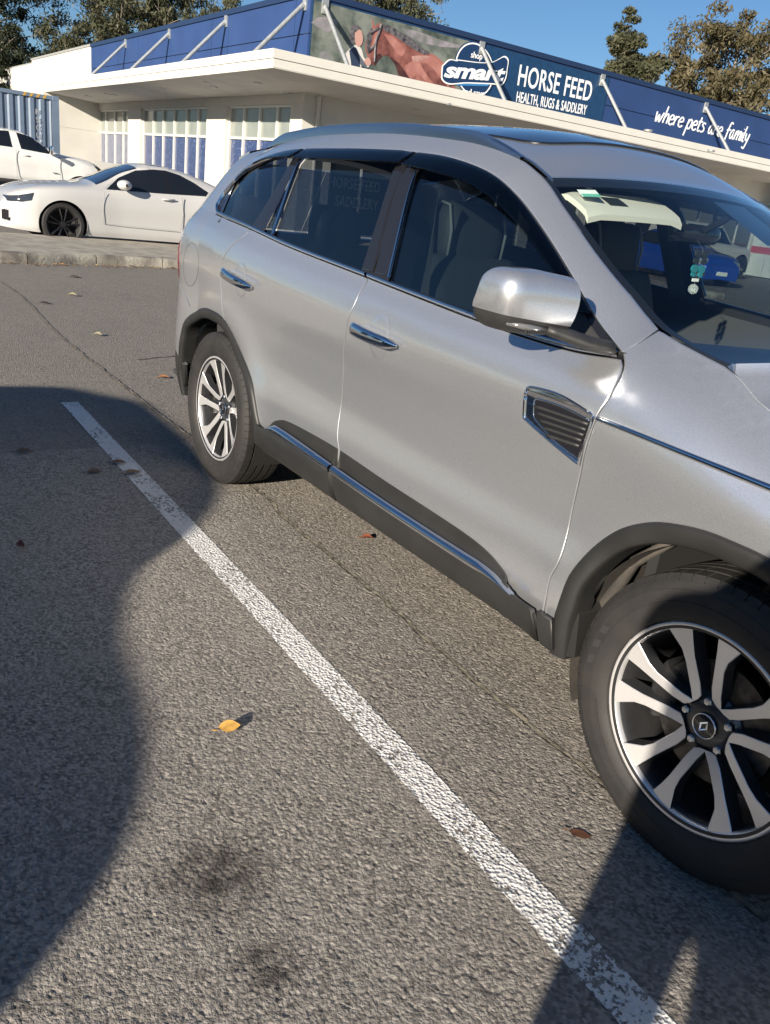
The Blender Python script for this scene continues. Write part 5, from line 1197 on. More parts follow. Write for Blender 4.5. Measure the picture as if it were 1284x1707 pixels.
# ------------------------------------------------------------------ simpler vehicles: sections lofted along the length
def vehicle(name, label, cat, loc, rz, prof, belt_, plan, sill, roofw, axles, wr, paint, wins, wscreen, rscreen, extra=(), tyre_w=.22, spokes=5, spoke_m='alloydark', step=.028, arch=1.12, group=None, rim=.68, bm_=.955):
    t = thing(name, label, cat, loc, rz, group); pz, pb, pw, ps = Pchip(prof), Pchip(belt_), Pchip(plan), Pchip(sill)
    x0, x1 = plan[0][0], plan[-1][0]; x0, x1 = min(x0, x1), max(x0, x1)
    xs = np.linspace(x0+.001, x1-.001, int((x1-x0)/step)); wq = Pchip([(0, .93), (.12, .965), (.4, .985), (.66, 1.), (.85, .99), (1, bm_)])
    S = []; nl = 34; nu = 26; nA = 20
    for x in xs:
        zt_, zb_, W, zs_ = float(pz(x)), float(pb(x)), float(pw(x)), float(ps(x)); zb_ = min(zb_, zt_-.012); zs_ = min(zs_, zb_-.05)
        row = [(0, zs_+.03), (W*.80, zs_+.0)]+[(W*float(wq(k)), zs_+(zb_-zs_)*k) for k in np.linspace(0, 1, nl)]
        H = zt_-zb_; k = min(1, max(0, (H-.06)/.28)); k = k*k*(3-2*k)
        Yr = (1-k)*.86*W+k*min(roofw, W*.9); zr = zb_+H*((1-k)*.72+k*.93); A = np.array([W*bm_, zb_]); Bp = np.array([Yr, zr]); Cp = np.array([0, zt_])
        p1 = A+(Bp-A)*(.25*(1-k)+.84*k); p2 = Bp+(Cp-Bp)*.28
        for q in np.linspace(0, 1, nA+1)[1:]: row.append(tuple(A+(p1-A)*q))
        for q in np.linspace(0, 1, 8)[1:]: row.append(tuple((1-q)**2*p1+2*q*(1-q)*Bp+q*q*p2))
        for q in np.linspace(0, 1, nu-14)[1:]:
            yy = p2[0]*(1-q); row.append((yy, p2[1]+(zt_-p2[1])*(1-(1-q)**2)))
        S.append([(x, y, z) for y, z in row])
    S = np.array(S); m_ = S.shape[1]; iu = 2+nl+nA
    def snap(poly, j0, j1, closed=True, tol=.75):
        poly = np.asarray(poly, float); a = poly; b = np.roll(poly, -1, 0)
        X = S[:, j0:j1, 0]; Z = S[:, j0:j1, 2]; Q_ = np.stack([X.ravel(), Z.ravel()], 1); best = np.full(len(Q_), 9.); tgt = Q_.copy()
        for p0, p1 in zip(a, b):
            d = p1-p0; t_ = np.clip(((Q_-p0)@d)/(d@d+1e-12), 0, 1); pr_ = p0+t_[:, None]*d; ds_ = np.linalg.norm(Q_-pr_, axis=1); k = ds_ < best; best[k] = ds_[k]; tgt[k] = pr_[k]
        k = best < step*tol; Q_[k] = tgt[k]; S[:, j0:j1, 0] = Q_[:, 0].reshape(X.shape); S[:, j0:j1, 2] = Q_[:, 1].reshape(X.shape)
    for w_ in wins: snap(w_, 2+nl-3, iu+4)
    for nm, poly, view, mm in extra:
        if view == 'xz': snap(poly, 2, iu+8)
    for ax in axles: snap([(ax+wr*arch*math.cos(a), wr+wr*arch*math.sin(a)) for a in np.linspace(0, 2*math.pi, 90, endpoint=False)], 1, 2+nl+2)
    parts = {}
    for s in (-1, 1):
        V = S*[1, s, 1]
        C = (V[:-1, :-1]+V[1:, :-1]+V[1:, 1:]+V[:-1, 1:])/4; n_, q_ = C.shape[:2]; lab = np.full((n_, q_), 'body', dtype=object)
        XZ = C[:, :, [0, 2]].reshape(-1, 2); J = np.tile(np.arange(q_), n_)
        for w_ in wins: k = inside(w_, XZ) & (J >= 2+nl-3) & (J <= iu+3); lab.reshape(-1)[k] = 'side_glass#%d%d' % (s, [id(q) for q in wins].index(id(w_)))
        xx = C[:, :, 0].reshape(-1); yy = np.abs(C[:, :, 1]).reshape(-1); zz = C[:, :, 2].reshape(-1)
        for nm, rg in (('windscreen', wscreen), ('rear_window', rscreen)):
            if rg: a, b = rg[:2]; k = (xx > min(a, b)) & (xx < max(a, b)) & (J >= iu+2); lab.reshape(-1)[k] = nm
        for nm, poly, view, mm in extra:
            k = inside(poly, XZ if view == 'xz' else np.stack([yy, zz], 1)) & ((J > 1) & (J < iu+9))
            if view == 'yz': k &= xx > x1-.45
            if view == 'yzr': k &= xx < x0+.4
            lab.reshape(-1)[k] = nm+'#%d' % s if nm in ('headlight', 'bumper_vent', 'fog_lamp', 'kidney_grille') else nm
        for ax in axles: k = (np.hypot(xx-ax, zz-wr) < wr*arch) & (J > 0); lab.reshape(-1)[k] = 'cut'
        idx = np.arange(V.shape[0]*m_).reshape(V.shape[0], m_)
        F = np.stack([idx[:-1, :-1], idx[1:, :-1], idx[1:, 1:], idx[:-1, 1:]], -1)
        if s > 0: F = F[:, :, ::-1]
        for nm in set(lab.reshape(-1)):
            if nm != 'cut': parts.setdefault(nm, []).append((V.reshape(-1, 3), F[lab == nm]))
        for i, fl in ((0, s > 0), (V.shape[0]-1, s < 0)):
            ring_ = list(idx[i]); parts['body'].append((V.reshape(-1, 3), [tuple(ring_ if fl else ring_[::-1])]))
    mm = {'body': paint, 'side_glass': 'darkglass', 'windscreen': 'darkglass', 'rear_window': 'darkglass'}
    for e in extra: mm[e[0]] = e[3]
    for key, lst in parts.items():
        nm = key.split('#')[0]; mb = MB()
        for V, F in lst: mb.add(V, [tuple(int(q) for q in f) for f in F])
        me = mb.mesh(nm, 38, False); bm = bmesh.new(); bm.from_mesh(me); bmesh.ops.remove_doubles(bm, verts=bm.verts, dist=.0004); loose = [v for v in bm.verts if not v.link_faces]; bmesh.ops.delete(bm, geom=loose, context='VERTS'); bmesh.ops.recalc_face_normals(bm, faces=bm.faces); bm.to_mesh(me); bm.free()
        me.set_sharp_from_angle(angle=rad(38)); me.materials.append(M[mm[nm]] if isinstance(mm[nm], str) else mm[nm]); link(bpy.data.objects.new(nm, me), t, local=True)
    zs0 = float(ps(0)); W0 = float(max(q[1] for q in plan))
    MB().box((min(axles)-.5, -W0*.6, zs0-.02), (max(axles)+.5, W0*.6, zs0+.35)).build('underbody', 'dark', t, local=True)
    ty = MB().lathe([(wr*rim, -tyre_w*.42), (wr*.80, -tyre_w*.5), (wr*.93, -tyre_w*.49), (wr*.99, -tyre_w*.40), (wr, -tyre_w*.2), (wr, tyre_w*.2), (wr*.99, tyre_w*.40), (wr*.9, tyre_w*.5), (wr*rim, tyre_w*.42)], 48).mesh('tyre', 40, True); ty.materials.append(M['rubber'])
    br = MB().lathe([(wr*rim*1.02, -tyre_w*.44), (wr*rim*.95, -tyre_w*.40), (wr*rim*.90, -tyre_w*.1), (wr*rim*.86, tyre_w*.2), (.01, tyre_w*.2)], 40).mesh('wheel', True, True); br.materials.append(M['dark'] if spoke_m == 'gloss_black' else M['barrel'])
    spm = MB()
    for k in range(spokes):
        for s in (-1, 1):
            a = 2*math.pi*k/spokes+.3; r0, r1 = wr*.10, wr*rim*.98; off0, off1 = s*.012, s*wr*.17
            P = []
            for r, o_, hw in ((r0, off0, .018), (wr*rim*.5, (off0+off1)*.40, .013), (r1, off1, .020)):
                P.append([(r*math.cos(a)-(o_-hw)*math.sin(a), -tyre_w*.30-.03*(r > r0), r*math.sin(a)+(o_-hw)*math.cos(a)), (r*math.cos(a)-o_*math.sin(a), -tyre_w*.36-.03*(r > r0), r*math.sin(a)+o_*math.cos(a)), (r*math.cos(a)-(o_+hw)*math.sin(a), -tyre_w*.30-.03*(r > r0), r*math.sin(a)+(o_+hw)*math.cos(a))])
            spm.grid(np.array(P))
    spm.lathe([(.001, -tyre_w*.36), (wr*.12, -tyre_w*.36), (wr*.16, -tyre_w*.28), (wr*.16, tyre_w*.1)], 24)
    sp_ = spm.mesh('spokes', 30, True); sp_.materials.append(M[spoke_m])
    for ax in axles:
        Wx = float(pw(ax))
        for s in (-1, 1):
            wo_ = bpy.data.objects.new('wheel', br); link(wo_, t, local=True); wo_.location = (ax, s*(Wx*.995-tyre_w*.55), wr); wo_.rotation_euler = (0, 0, 0 if s < 0 else math.pi)
            for nm, me in (('tyre', ty), ('spokes', sp_)): link(bpy.data.objects.new(nm, me), wo_, local=True)
            # wheel house
            ths = np.linspace(-.3, math.pi+.3, 24); R_ = wr*arch*1.02; yo = Wx*.97
            G = np.array([[(ax+R_*math.cos(a), s*y, wr+R_*math.sin(a)) for a in ths] for y in (yo, yo*.55)]); mb = MB().grid(G); q_ = len(ths); mb.f.append(tuple(q_+k for k in range(q_))); mb.build('wheel_house', 'dark', t, local=True, smooth=40)
    return t
def decal(parent, name, pts, y, m, th=.012):      # a thin raised strip or plate on a vehicle side, local (x,z)
    return MB().prism(pts, y-th, y, lambda a, b, h: (a, h, b)).build(name, m, parent, local=True)
M['seamgrey'] = mat('shut_line', (.26, .26, .255), .6)
# white coupe: nose towards -y, its left... its right side faces +x
wc = vehicle('white_coupe', 'white two-door sports coupe with black multi-spoke wheels parked behind the kerbed island', 'car', (-14.53, 1.11, 0), -math.pi/2,
    prof=[(-3.72, .95), (-3.62, 1.06), (-3.3, 1.10), (-2.95, 1.13), (-2.5, 1.26), (-2.1, 1.36), (-1.75, 1.405), (-1.45, 1.395), (-1.15, 1.30), (-.75, 1.12), (-.45, 1.01), (-.2, .975), (.2, .93), (.5, .86), (.72, .76), (.85, .60)],
    belt_=[(-3.72, .88), (-3.2, .98), (-2.5, .98), (-1.5, .945), (-.7, .90), (-.3, .89), (.2, .85), (.6, .74), (.85, .58)], plan=[(-3.72, .62), (-3.62, .78), (-3.4, .86), (-2.75, .945), (-2.0, .90), (-1.0, .89), (-.5, .915), (0, .935), (.35, .91), (.62, .80), (.78, .66), (.87, .50)],
    sill=[(-3.72, .35), (-3.2, .22), (-2, .19), (-.6, .19), (.3, .19), (.87, .22)], roofw=.55, axles=(0, -2.747), wr=.337, paint='white',
    wins=[np.array([(-.70, .935), (-.95, 1.13), (-1.25, 1.275), (-1.55, 1.325), (-1.72, 1.33), (-1.72, .965)]), np.array([(-1.78, .968), (-1.78, 1.328), (-2.0, 1.29), (-2.25, 1.19), (-2.47, 1.06), (-2.40, .995)])],
    wscreen=(-.55, -1.28), rscreen=(-2.2, -2.9), extra=[('headlight', np.array([(.42, .78), (.62, .72), (.80, .68), (.78, .61), (.60, .62), (.46, .66)]), 'xz', 'darklens'), ('kidney_grille', np.array([(.06, .45), (.22, .45), (.22, .66), (.06, .66)]), 'yz', 'gloss_black'), ('lower_intake', np.array([(0, .24), (.42, .24), (.38, .42), (0, .42)]), 'yz', 'gloss_black'), ('bumper_vent', np.array([(.55, .32), (.68, .32), (.66, .48), (.52, .48)]), 'yz', 'gloss_black'), ('window_pillar', np.array([(-1.71, .966), (-1.79, .968), (-1.79, 1.33), (-1.71, 1.332)]), 'xz', 'gloss_black'), ('roof_panel', np.array([(-1.34, 1.375), (-2.1, 1.385), (-2.1, 1.5), (-1.34, 1.5)]), 'xz', 'gloss_black')],
    tyre_w=.275, spokes=5, spoke_m='gloss_black', rim=.74, arch=1.10, step=.02)
for s in (-1, 1):
    decal(wc, 'shut_line', [(-.615, .42), (-.611, .42), (-.644, .895), (-.648, .895)], s*.912+(.006 if s > 0 else -.001), 'seamgrey', .008)
    decal(wc, 'shut_line', [(-.62, .405), (-1.90, .385), (-1.90, .389), (-.62, .409)], s*.905+(.006 if s > 0 else -.001), 'seamgrey', .010)
    decal(wc, 'shut_line', [(-1.93, .40), (-1.937, .40), (-1.985, .66), (-1.96, .93), (-1.952, .93), (-1.977, .66)], s*.908+(.008 if s > 0 else 0), 'seamgrey', .010)
    MB().tube([(-1.60, s*.912, .875), (-1.70, s*.925, .878), (-1.83, s*.912, .885)], [.010, .015, .010], 8).build('door_handle', 'white', wc, local=True, smooth=True)
    hm = MB(); rows = []
    for k in range(9):
        q = k/8; r = math.sqrt(max(.02, 1-(2*q-1)**2)); rows.append([(-.95+.12*math.cos(a)*r, s*(.86+.23*q), 1.035+.080*math.sin(a)*r**.6) for a in np.linspace(0, 2*math.pi, 16, endpoint=False)])
    hm.grid(np.array(rows), cv=True).build('door_mirror', 'white', wc, local=True, smooth=True)
# white ute: nose towards +y
yu = 2.97*1.0
sc = 25.3/20.2
def U(px): P_ = at(px, 0, -24.5); return (float(P_[1])-3.62, float(P_[2])-.06)
M['utewhite'] = mat('white_work_paint', (.74, .74, .71), .3, coat=.6, noise=.08, nscale=2)
M['greyflare'] = mat('grey_decal', (.12, .14, .17), .4)
ut = vehicle('white_ute', 'white dual-cab ute with tinted windows parked in front of the blue container', 'ute', (-25.42, 4.28, 0), math.pi/2,
    prof=[(-4.6, 1.06), (-4.4, 1.16), (-2.9, 1.18), (-2.84, 1.3), (-2.7, 1.70), (-2.5, 1.82), (-2.1, 1.875), (-1.6, 1.86), (-1.25, 1.76), (-.85, 1.55), (-.45, 1.40), (-.25, 1.37), (.15, 1.34), (.42, 1.27), (.64, 1.12), (.80, .98), (.90, .80)],
    belt_=[(-4.6, 1.0), (-2.8, 1.14), (-2.6, 1.40), (-1.55, 1.37), (-.8, 1.31), (-.3, 1.27), (.2, 1.18), (.6, 1.02), (.90, .78)], plan=[(-4.62, .80), (-4.5, .88), (-2, .92), (-.4, .92), (0, .93), (.4, .90), (.75, .80), (.91, .62)],
    sill=[(-4.6, .70), (-3.3, .62), (-2, .62), (-.6, .62), (.4, .55), (.93, .55)], roofw=.62, axles=(0, -3.1), wr=.40, paint='utewhite',
    wins=[np.array([(-.78, 1.345), (-.90, 1.50), (-1.30, 1.735), (-1.62, 1.79), (-1.55, 1.395)]), np.array([(-1.76, 1.405), (-1.80, 1.80), (-2.45, 1.76), (-2.58, 1.60), (-2.50, 1.42)])],
    wscreen=(-.5, -1.3), rscreen=None, extra=[('headlight', np.array([(.34, 1.20), (.50, 1.16), (.66, 1.04), (.62, .98), (.46, 1.06)]), 'xz', 'darklens'), ('grille', np.array([(0, .70), (.5, .72), (.5, .95), (0, .95)]), 'yz', 'gloss_black')],
    tyre_w=.26, rim=.62, arch=1.22, spokes=6, spoke_m='alloy')
for s in (-1, 1):
    decal(ut, 'shut_line', [(-1.685, .68), (-1.693, .68), (-1.693, 1.37), (-1.685, 1.37)], s*.925, 'seamgrey', .01); decal(ut, 'shut_line', [(-.57, .72), (-.578, .72), (-.578, 1.25), (-.57, 1.25)], s*.925, 'seamgrey', .01)
    decal(ut, 'side_decal', [(-.60, 1.31), (-.30, 1.24), (-.22, 1.17), (-.30, 1.11), (-.56, 1.22)], s*.928, 'greyflare', .014)
    decal(ut, 'badge', [(-.78, .88), (-.64, .88), (-.64, .90), (-.78, .90)], s*.928, 'greyflare', .012)
    MB().tube([(-1.35, s*.92, 1.24), (-1.45, s*.94, 1.245), (-1.59, s*.92, 1.25)], .015, 8).build('door_handle', 'utewhite', ut, local=True, smooth=True)
    MB().box((-.86, s*.97-.09, 1.34), (-.77, s*.97+.09, 1.56), .03).build('door_mirror', 'chrome', ut, local=True, smooth=40)
    MB().tube([(-2.8, s*.93, .56), (-.6, s*.93, .56)], .05, 8).build('side_step', 'black_plastic', ut, local=True, smooth=40)
# blue hatch seen through the windscreen, nose towards +x
M['bluepaint'] = mat('blue_car_paint', (.010, .07, .42), .25, .2, 1.0)
common = dict(tyre_w=.22, step=.035)
bc_ = vehicle('blue_sedan', 'bright blue sedan nose-out under the canopy, seen through the silver SUV windscreen', 'car', (-15.35, 20.1, 0), rad(-16),
    prof=[(-3.6, .98), (-3.4, 1.08), (-2.9, 1.12), (-2.4, 1.36), (-1.8, 1.46), (-1.3, 1.43), (-.6, 1.10), (-.3, .99), (.3, .93), (.7, .80), (.88, .62)], belt_=[(-3.6, .9), (-2, .96), (-.5, .90), (.2, .84), (.65, .72), (.88, .58)],
    plan=[(-3.62, .70), (-3.4, .86), (-2, .89), (0, .89), (.4, .86), (.7, .76), (.9, .60)], sill=[(-3.6, .3), (-2, .2), (.9, .2)], roofw=.58, axles=(0, -2.65), wr=.325, paint='bluepaint', wins=[np.array([(-.7, .93), (-1.35, 1.33), (-2.3, 1.33), (-2.7, 1.0)])], wscreen=(-.5, -1.2), rscreen=(-2.4, -2.9),
    extra=[('headlight', np.array([(.42, .78), (.62, .60), (.80, .60), (.78, .72)]), 'yz', 'clearlens'), ('grille', np.array([(0, .45), (.36, .45), (.36, .62), (0, .66)]), 'yz', 'gloss_black'), ('fog_lamp', np.array([(.45, .26), (.75, .28), (.72, .42), (.42, .40)]), 'yz', 'black_plastic')], **common)
MB().box((.895, -.19, .33), (.915, .19, .44)).build('number_plate', 'sticker_w', bc_, local=True)
vehicle('white_wagon', 'white high-riding wagon with grey alloy wheels beyond the blue sedan', 'suv', (-19.45, 26.7, 0), rad(90),
    prof=[(-3.7, 1.2), (-3.5, 1.75), (-2.5, 1.86), (-1.2, 1.82), (-.6, 1.35), (-.3, 1.24), (.4, 1.18), (.75, 1.02), (.9, .8)], belt_=[(-3.7, 1.0), (-2, 1.14), (-.5, 1.12), (.4, 1.05), (.9, .76)], plan=[(-3.72, .75), (-3.5, .90), (-2, .93), (0, .94), (.5, .90), (.9, .66)], sill=[(-3.7, .5), (-2, .42), (.9, .45)], roofw=.66, axles=(0, -2.8), wr=.40, paint='white', wins=[np.array([(-.75, 1.16), (-1.25, 1.70), (-3.2, 1.72), (-3.4, 1.25)])], wscreen=(-.4, -1.1), rscreen=None, extra=[('headlight', np.array([(.45, .95), (.75, .92), (.72, 1.05), (.45, 1.05)]), 'yz', 'clearlens')], spokes=6, arch=1.22, **common)
# dark sedan two bays over: outside the picture, it throws the long shadow on the left
M['charcoal'] = mat('charcoal_car_paint', (.03, .032, .036), .3, .5, 1.0)
YV = -5.75
def sh(x, y): d = y-YV-(.38 if y > -1.3 else .48); return (x+.5*d, .345*d)
shp = [sh(*q) for q in ((-4.60, -1.49), (-4.60, -1.14), (-4.44, -.99), (-4.11, -.76), (-3.49, -.76), (-2.78, -.87), (-2.25, -1.22), (-1.96, -1.47), (-1.72, -1.62), (-1.47, -1.71), (-1.12, -1.76), (-.89, -1.83), (-.63, -1.97), (-.46, -2.14), (-.35, -2.27))]
print('SHADOW PROFILE', [(round(a, 2), round(b, 2)) for a, b in shp])
# ------------------------------------------------------------------ trees
def leafmat(name, c1, c2):
    m = bpy.data.materials.new(name); m.use_nodes = True; n = m.node_tree.nodes; l = m.node_tree.links; b = n['Principled BSDF']; b.inputs['Roughness'].default_value = .55; b.inputs['Specular IOR Level'].default_value = .3
    tc = n.new('ShaderNodeTexCoord'); t = n.new('ShaderNodeTexNoise'); t.inputs['Scale'].default_value = .9; t.inputs['Detail'].default_value = 6; l.new(tc.outputs['Object'], t.inputs[0])
    r = n.new('ShaderNodeValToRGB'); r.color_ramp.elements[0].position = .32; r.color_ramp.elements[1].position = .68; r.color_ramp.elements[0].color = (*c1, 1); r.color_ramp.elements[1].color = (*c2, 1)
    l.new(t.outputs[0], r.inputs[0]); l.new(r.outputs[0], b.inputs['Base Color'])
    tr = n.new('ShaderNodeBsdfTranslucent'); l.new(r.outputs[0], tr.inputs[0]); mx = n.new('ShaderNodeMixShader'); mx.inputs[0].default_value = .25
    l.new(b.outputs[0], mx.inputs[1]); l.new(tr.outputs[0], mx.inputs[2]); l.new(mx.outputs[0], n['Material Output'].inputs[0])
    return m
M['leaf_grey'] = leafmat('gum_leaf_grey', (.050, .060, .030), (.125, .120, .070))
M['leaf_green'] = leafmat('gum_leaf_green', (.028, .042, .018), (.080, .090, .040))
M['leaf_brown'] = leafmat('gum_leaf_brown', (.065, .058, .028), (.150, .125, .068))
M['leaf_dark'] = leafmat('leaf_dark', (.018, .026, .014), (.050, .056, .030))
M['bark'] = mat('gum_bark', (.34, .29, .24), .9, noise=.5, nscale=3, col2=(.16, .13, .10), bump=.4, bscale=20, dist=.02)
def tree_meshes(seed, h, spread, n_cl=170, per=150, leaf=.15, cone=False, low=.30):
    R = np.random.RandomState(seed); tk = MB(); cl = []
    top = np.array([R.uniform(-.4, .4), R.uniform(-.4, .4), h*.86])
    tp = crv([(0, 0, -.1), (R.uniform(-.15, .15), R.uniform(-.15, .15), h*.25), (R.uniform(-.4, .4), R.uniform(-.4, .4), h*.5), top], .4)
    r0 = h*.020; tk.tube([tuple(q) for q in tp], list(np.linspace(r0, r0*.15, len(tp))), 8)
    nb = 26
    for k in range(nb):
        f = low+(.97-low)*(k+R.rand())/nb; b = tp[int(f*(len(tp)-1))]; a = k*2.4+R.uniform(-.5, .5)
        g = (f-low)/(1-low); env = (1.05-.95*g**1.3) if cone else (.55+.9*g)*(1-g**3.2*.55)
        L = spread*R.uniform(.65, 1.05)*max(.2, env); e = b+np.array([math.cos(a)*L, math.sin(a)*L, L*R.uniform(.25, .75)])
        e[2] = min(e[2], h*.97)
        m_ = (b+e)/2+R.uniform(-.3, .3, 3)*L*.22+np.array([0, 0, L*.08]); br = crv([b, m_, e], .3); tk.tube([tuple(q) for q in br], list(np.linspace(r0*.40*(1.1-f*.7), r0*.05, len(br))), 5)
        for t in np.linspace(.45, 1.0, 4):
            q = br[int(t*(len(br)-1))]
            tw = q+R.normal(0, 1, 3)*spread*.10+np.array([0, 0, spread*.03]); tk.tube([tuple(q), tuple((q+tw)/2+R.normal(0, .05, 3)), tuple(tw)], [r0*.06, r0*.05, r0*.03], 4)
            cl.append((tw, R.uniform(.55, 1.1)*spread*.17))
    while len(cl) < n_cl:
        c = cl[R.randint(len(cl))][0]+R.normal(0, 1, 3)*spread*np.array([.11, .11, .09]); cl.append((c, R.uniform(.4, .95)*spread*.15))
    for k in range(4): cl.append((top+np.array([R.normal(0, .2), R.normal(0, .2), h*.03*k]), spread*(.16-.025*k)))
    N = len(cl)*per; C = np.repeat(np.array([c[0] for c in cl]), per, 0); rr = np.repeat(np.array([c[1] for c in cl]), per)
    d = R.normal(0, 1, (N, 3)); d /= np.linalg.norm(d, axis=1)[:, None]; P = C+d*(rr*R.uniform(.12, 1.25, N)**.7)[:, None]*np.array([1, 1, .75])
    ax = R.normal(0, 1, (N, 3))+np.array([0, 0, -.9]); ax /= np.linalg.norm(ax, axis=1)[:, None]; b = np.cross(ax, R.normal(0, 1, (N, 3))); b /= np.linalg.norm(b, axis=1)[:, None]
    sz = R.uniform(.6, 1.35, N)*leaf; A = ax*(sz*1.0)[:, None]; Bv = b*(sz*.36)[:, None]
    V = np.stack([P-A, P+Bv, P+A, P-Bv], 1).reshape(-1, 3)
    me = bpy.data.meshes.new('crown'); me.vertices.add(len(V)); me.vertices.foreach_set('co', V.ravel()); me.loops.add(N*4); me.loops.foreach_set('vertex_index', np.arange(N*4)); me.polygons.add(N); me.polygons.foreach_set('loop_start', np.arange(N)*4); me.polygons.foreach_set('loop_total', np.full(N, 4)); me.update(calc_edges=True); me.validate()
    return tk.mesh('trunk', True, True), me
TM = {k: tree_meshes(*a[:3], **a[3]) for k, a in dict(gum=(11, 15., 5.2, {}), gum2=(23, 17., 5.8, {}), slim=(31, 16., 3.3, dict(cone=True, low=.2)), bushy=(47, 10., 4.6, dict(low=.2))).items()}
for k in TM: TM[k][0].materials.append(M['bark'])
def tree(label, kind, xy, h, wd, leaf, rot, group='gum trees behind the shop', name='gum_tree'):
    t = thing(name, label, 'tree', (xy[0], xy[1], 0), rot, group); H0 = dict(gum=15., gum2=17., slim=16., bushy=10.)[kind]; W0 = dict(gum=5.2, gum2=5.8, slim=3.3, bushy=4.6)[kind]
    for nm, me in (('trunk', TM[kind][0]), ('crown', TM[kind][1])):
        o = bpy.data.objects.new(nm, me); link(o, t, local=True); o.scale = (wd/W0, wd/W0, h/H0)
        if nm == 'crown':
            if not me.materials: me.materials.append(M[leaf])
            o.material_slots[0].link = 'OBJECT'; o.material_slots[0].material = M[leaf]
    return t
def tpx(px, dist):     # tree standing under a pixel column at an assumed distance; returns xy and the height that reaches the pixel
    d = ray(px); t = dist/np.hypot(d[0], d[1]); P_ = CAMP+d*t; return (float(P_[0]), float(P_[1])), float(P_[2])
def T(label, kind, px, dist, wd, leaf, rot, dh=0, **k):
    xy, h = tpx(px, dist); tree(label, kind, xy, (h+dh)/.99, wd, leaf, rot, **k)
T('dark spreading gum tree rising left of the cream wall end', 'gum2', (-22, -70), 66, 4.6, 'leaf_dark', .3)
T('dark low gum tree behind the blue container', 'bushy', (42, 92), 62, 4.0, 'leaf_dark', 2.0)
T('grey green gum tree over the far end of the blue parapet', 'gum', (205, -22), 68, 5.0, 'leaf_grey', 1.1)
T('low grey gum tree just above the white parapet end', 'bushy', (128, 58), 64, 3.2, 'leaf_grey', .5)
T('bushy gum tree between the two middle awning struts of the long side', 'bushy', (272, -30), 70, 4.0, 'leaf_grey', 4.0)
T('gum tree top peeping above the parapet near the building corner', 'gum', (375, -10), 72, 3.8, 'leaf_grey', 2.6)
T('olive gum tree above the printed horse banner', 'gum2', (660, -50), 62, 5.2, 'leaf_grey', .9)
T('young gum tree with only its tip above the parapet right of the lettering', 'slim', (938, 88), 52, 1.6, 'leaf_grey', .4)
T('slim tall pointed gum tree standing alone behind the parapet', 'slim', (1068, 2), 52, 3.8, 'leaf_grey', 2.2)
T('large brownish gum tree behind the slogan wall', 'gum2', (1258, 5), 56, 5.2, 'leaf_brown', 1.7)
T('low brown gum tree beside the large brownish one', 'bushy', (1195, 112), 54, 4.4, 'leaf_brown', 3.0)
# trees across the car park behind the photographer: they show in the glass and paint
for i, (x, y, h, wd, kd) in enumerate(((-30, -34, 17, 6.2, 'gum2'), (-23, -31, 13, 5.2, 'gum'), (-36, -27, 14, 5.0, 'bushy'), (-15, -36, 11, 5.2, 'bushy'), (-5, -40, 9, 4.5, 'bushy'), (6, -38, 8, 4.6, 'gum'), (16, -36, 7, 4.6, 'bushy'), (28, -30, 7.5, 4.8, 'gum2'))):
    tree('gum tree on the far side of the car park opposite the shop', kd, (x, y), h, wd, 'leaf_dark', i*1.3, group='trees across the car park')
# ------------------------------------------------------------------ the dark sedan's body, from its shadow
sx = [q[0] for q in shp]; ox = sx[-1]-.55
PR = [(a-ox, b) for a, b in shp]
vehicle('charcoal_sedan', 'charcoal sedan parked two bays from the silver SUV', 'car', (ox, YV, 0), 0,
    prof=[(PR[0][0]-1.0, .90), (PR[0][0]-.8, 1.02), (PR[0][0]-.2, PR[0][1]-.12)]+[PR[1], PR[2], PR[3], PR[4], PR[5], PR[6], PR[7], PR[8], PR[9], PR[10], PR[11], PR[12], PR[13], PR[14], (PR[14][0]+.22, PR[14][1]-.22)],
    belt_=[(PR[0][0]-1.0, .84), (PR[0][0], .95), (PR[8][0], .92), (PR[11][0], .86), (PR[14][0], .74), (PR[14][0]+.22, .55)], plan=[(PR[0][0]-1.0, .55), (PR[0][0]-.6, .82), (PR[4][0], .90), (PR[10][0], .90), (PR[13][0], .80), (PR[14][0]+.24, .55)],
    sill=[(-6, .22), (2, .22)], roofw=.62, axles=(PR[13][0]-.35, PR[13][0]-3.05), wr=.33, paint='charcoal', wins=[np.array([(PR[8][0]-.3, .96), (PR[5][0]-.1, PR[5][1]-.12), (PR[3][0], PR[3][1]-.12), (PR[1][0]+.1, 1.0)])], wscreen=(PR[8][0], PR[5][0]), rscreen=None, tyre_w=.22, step=.04)
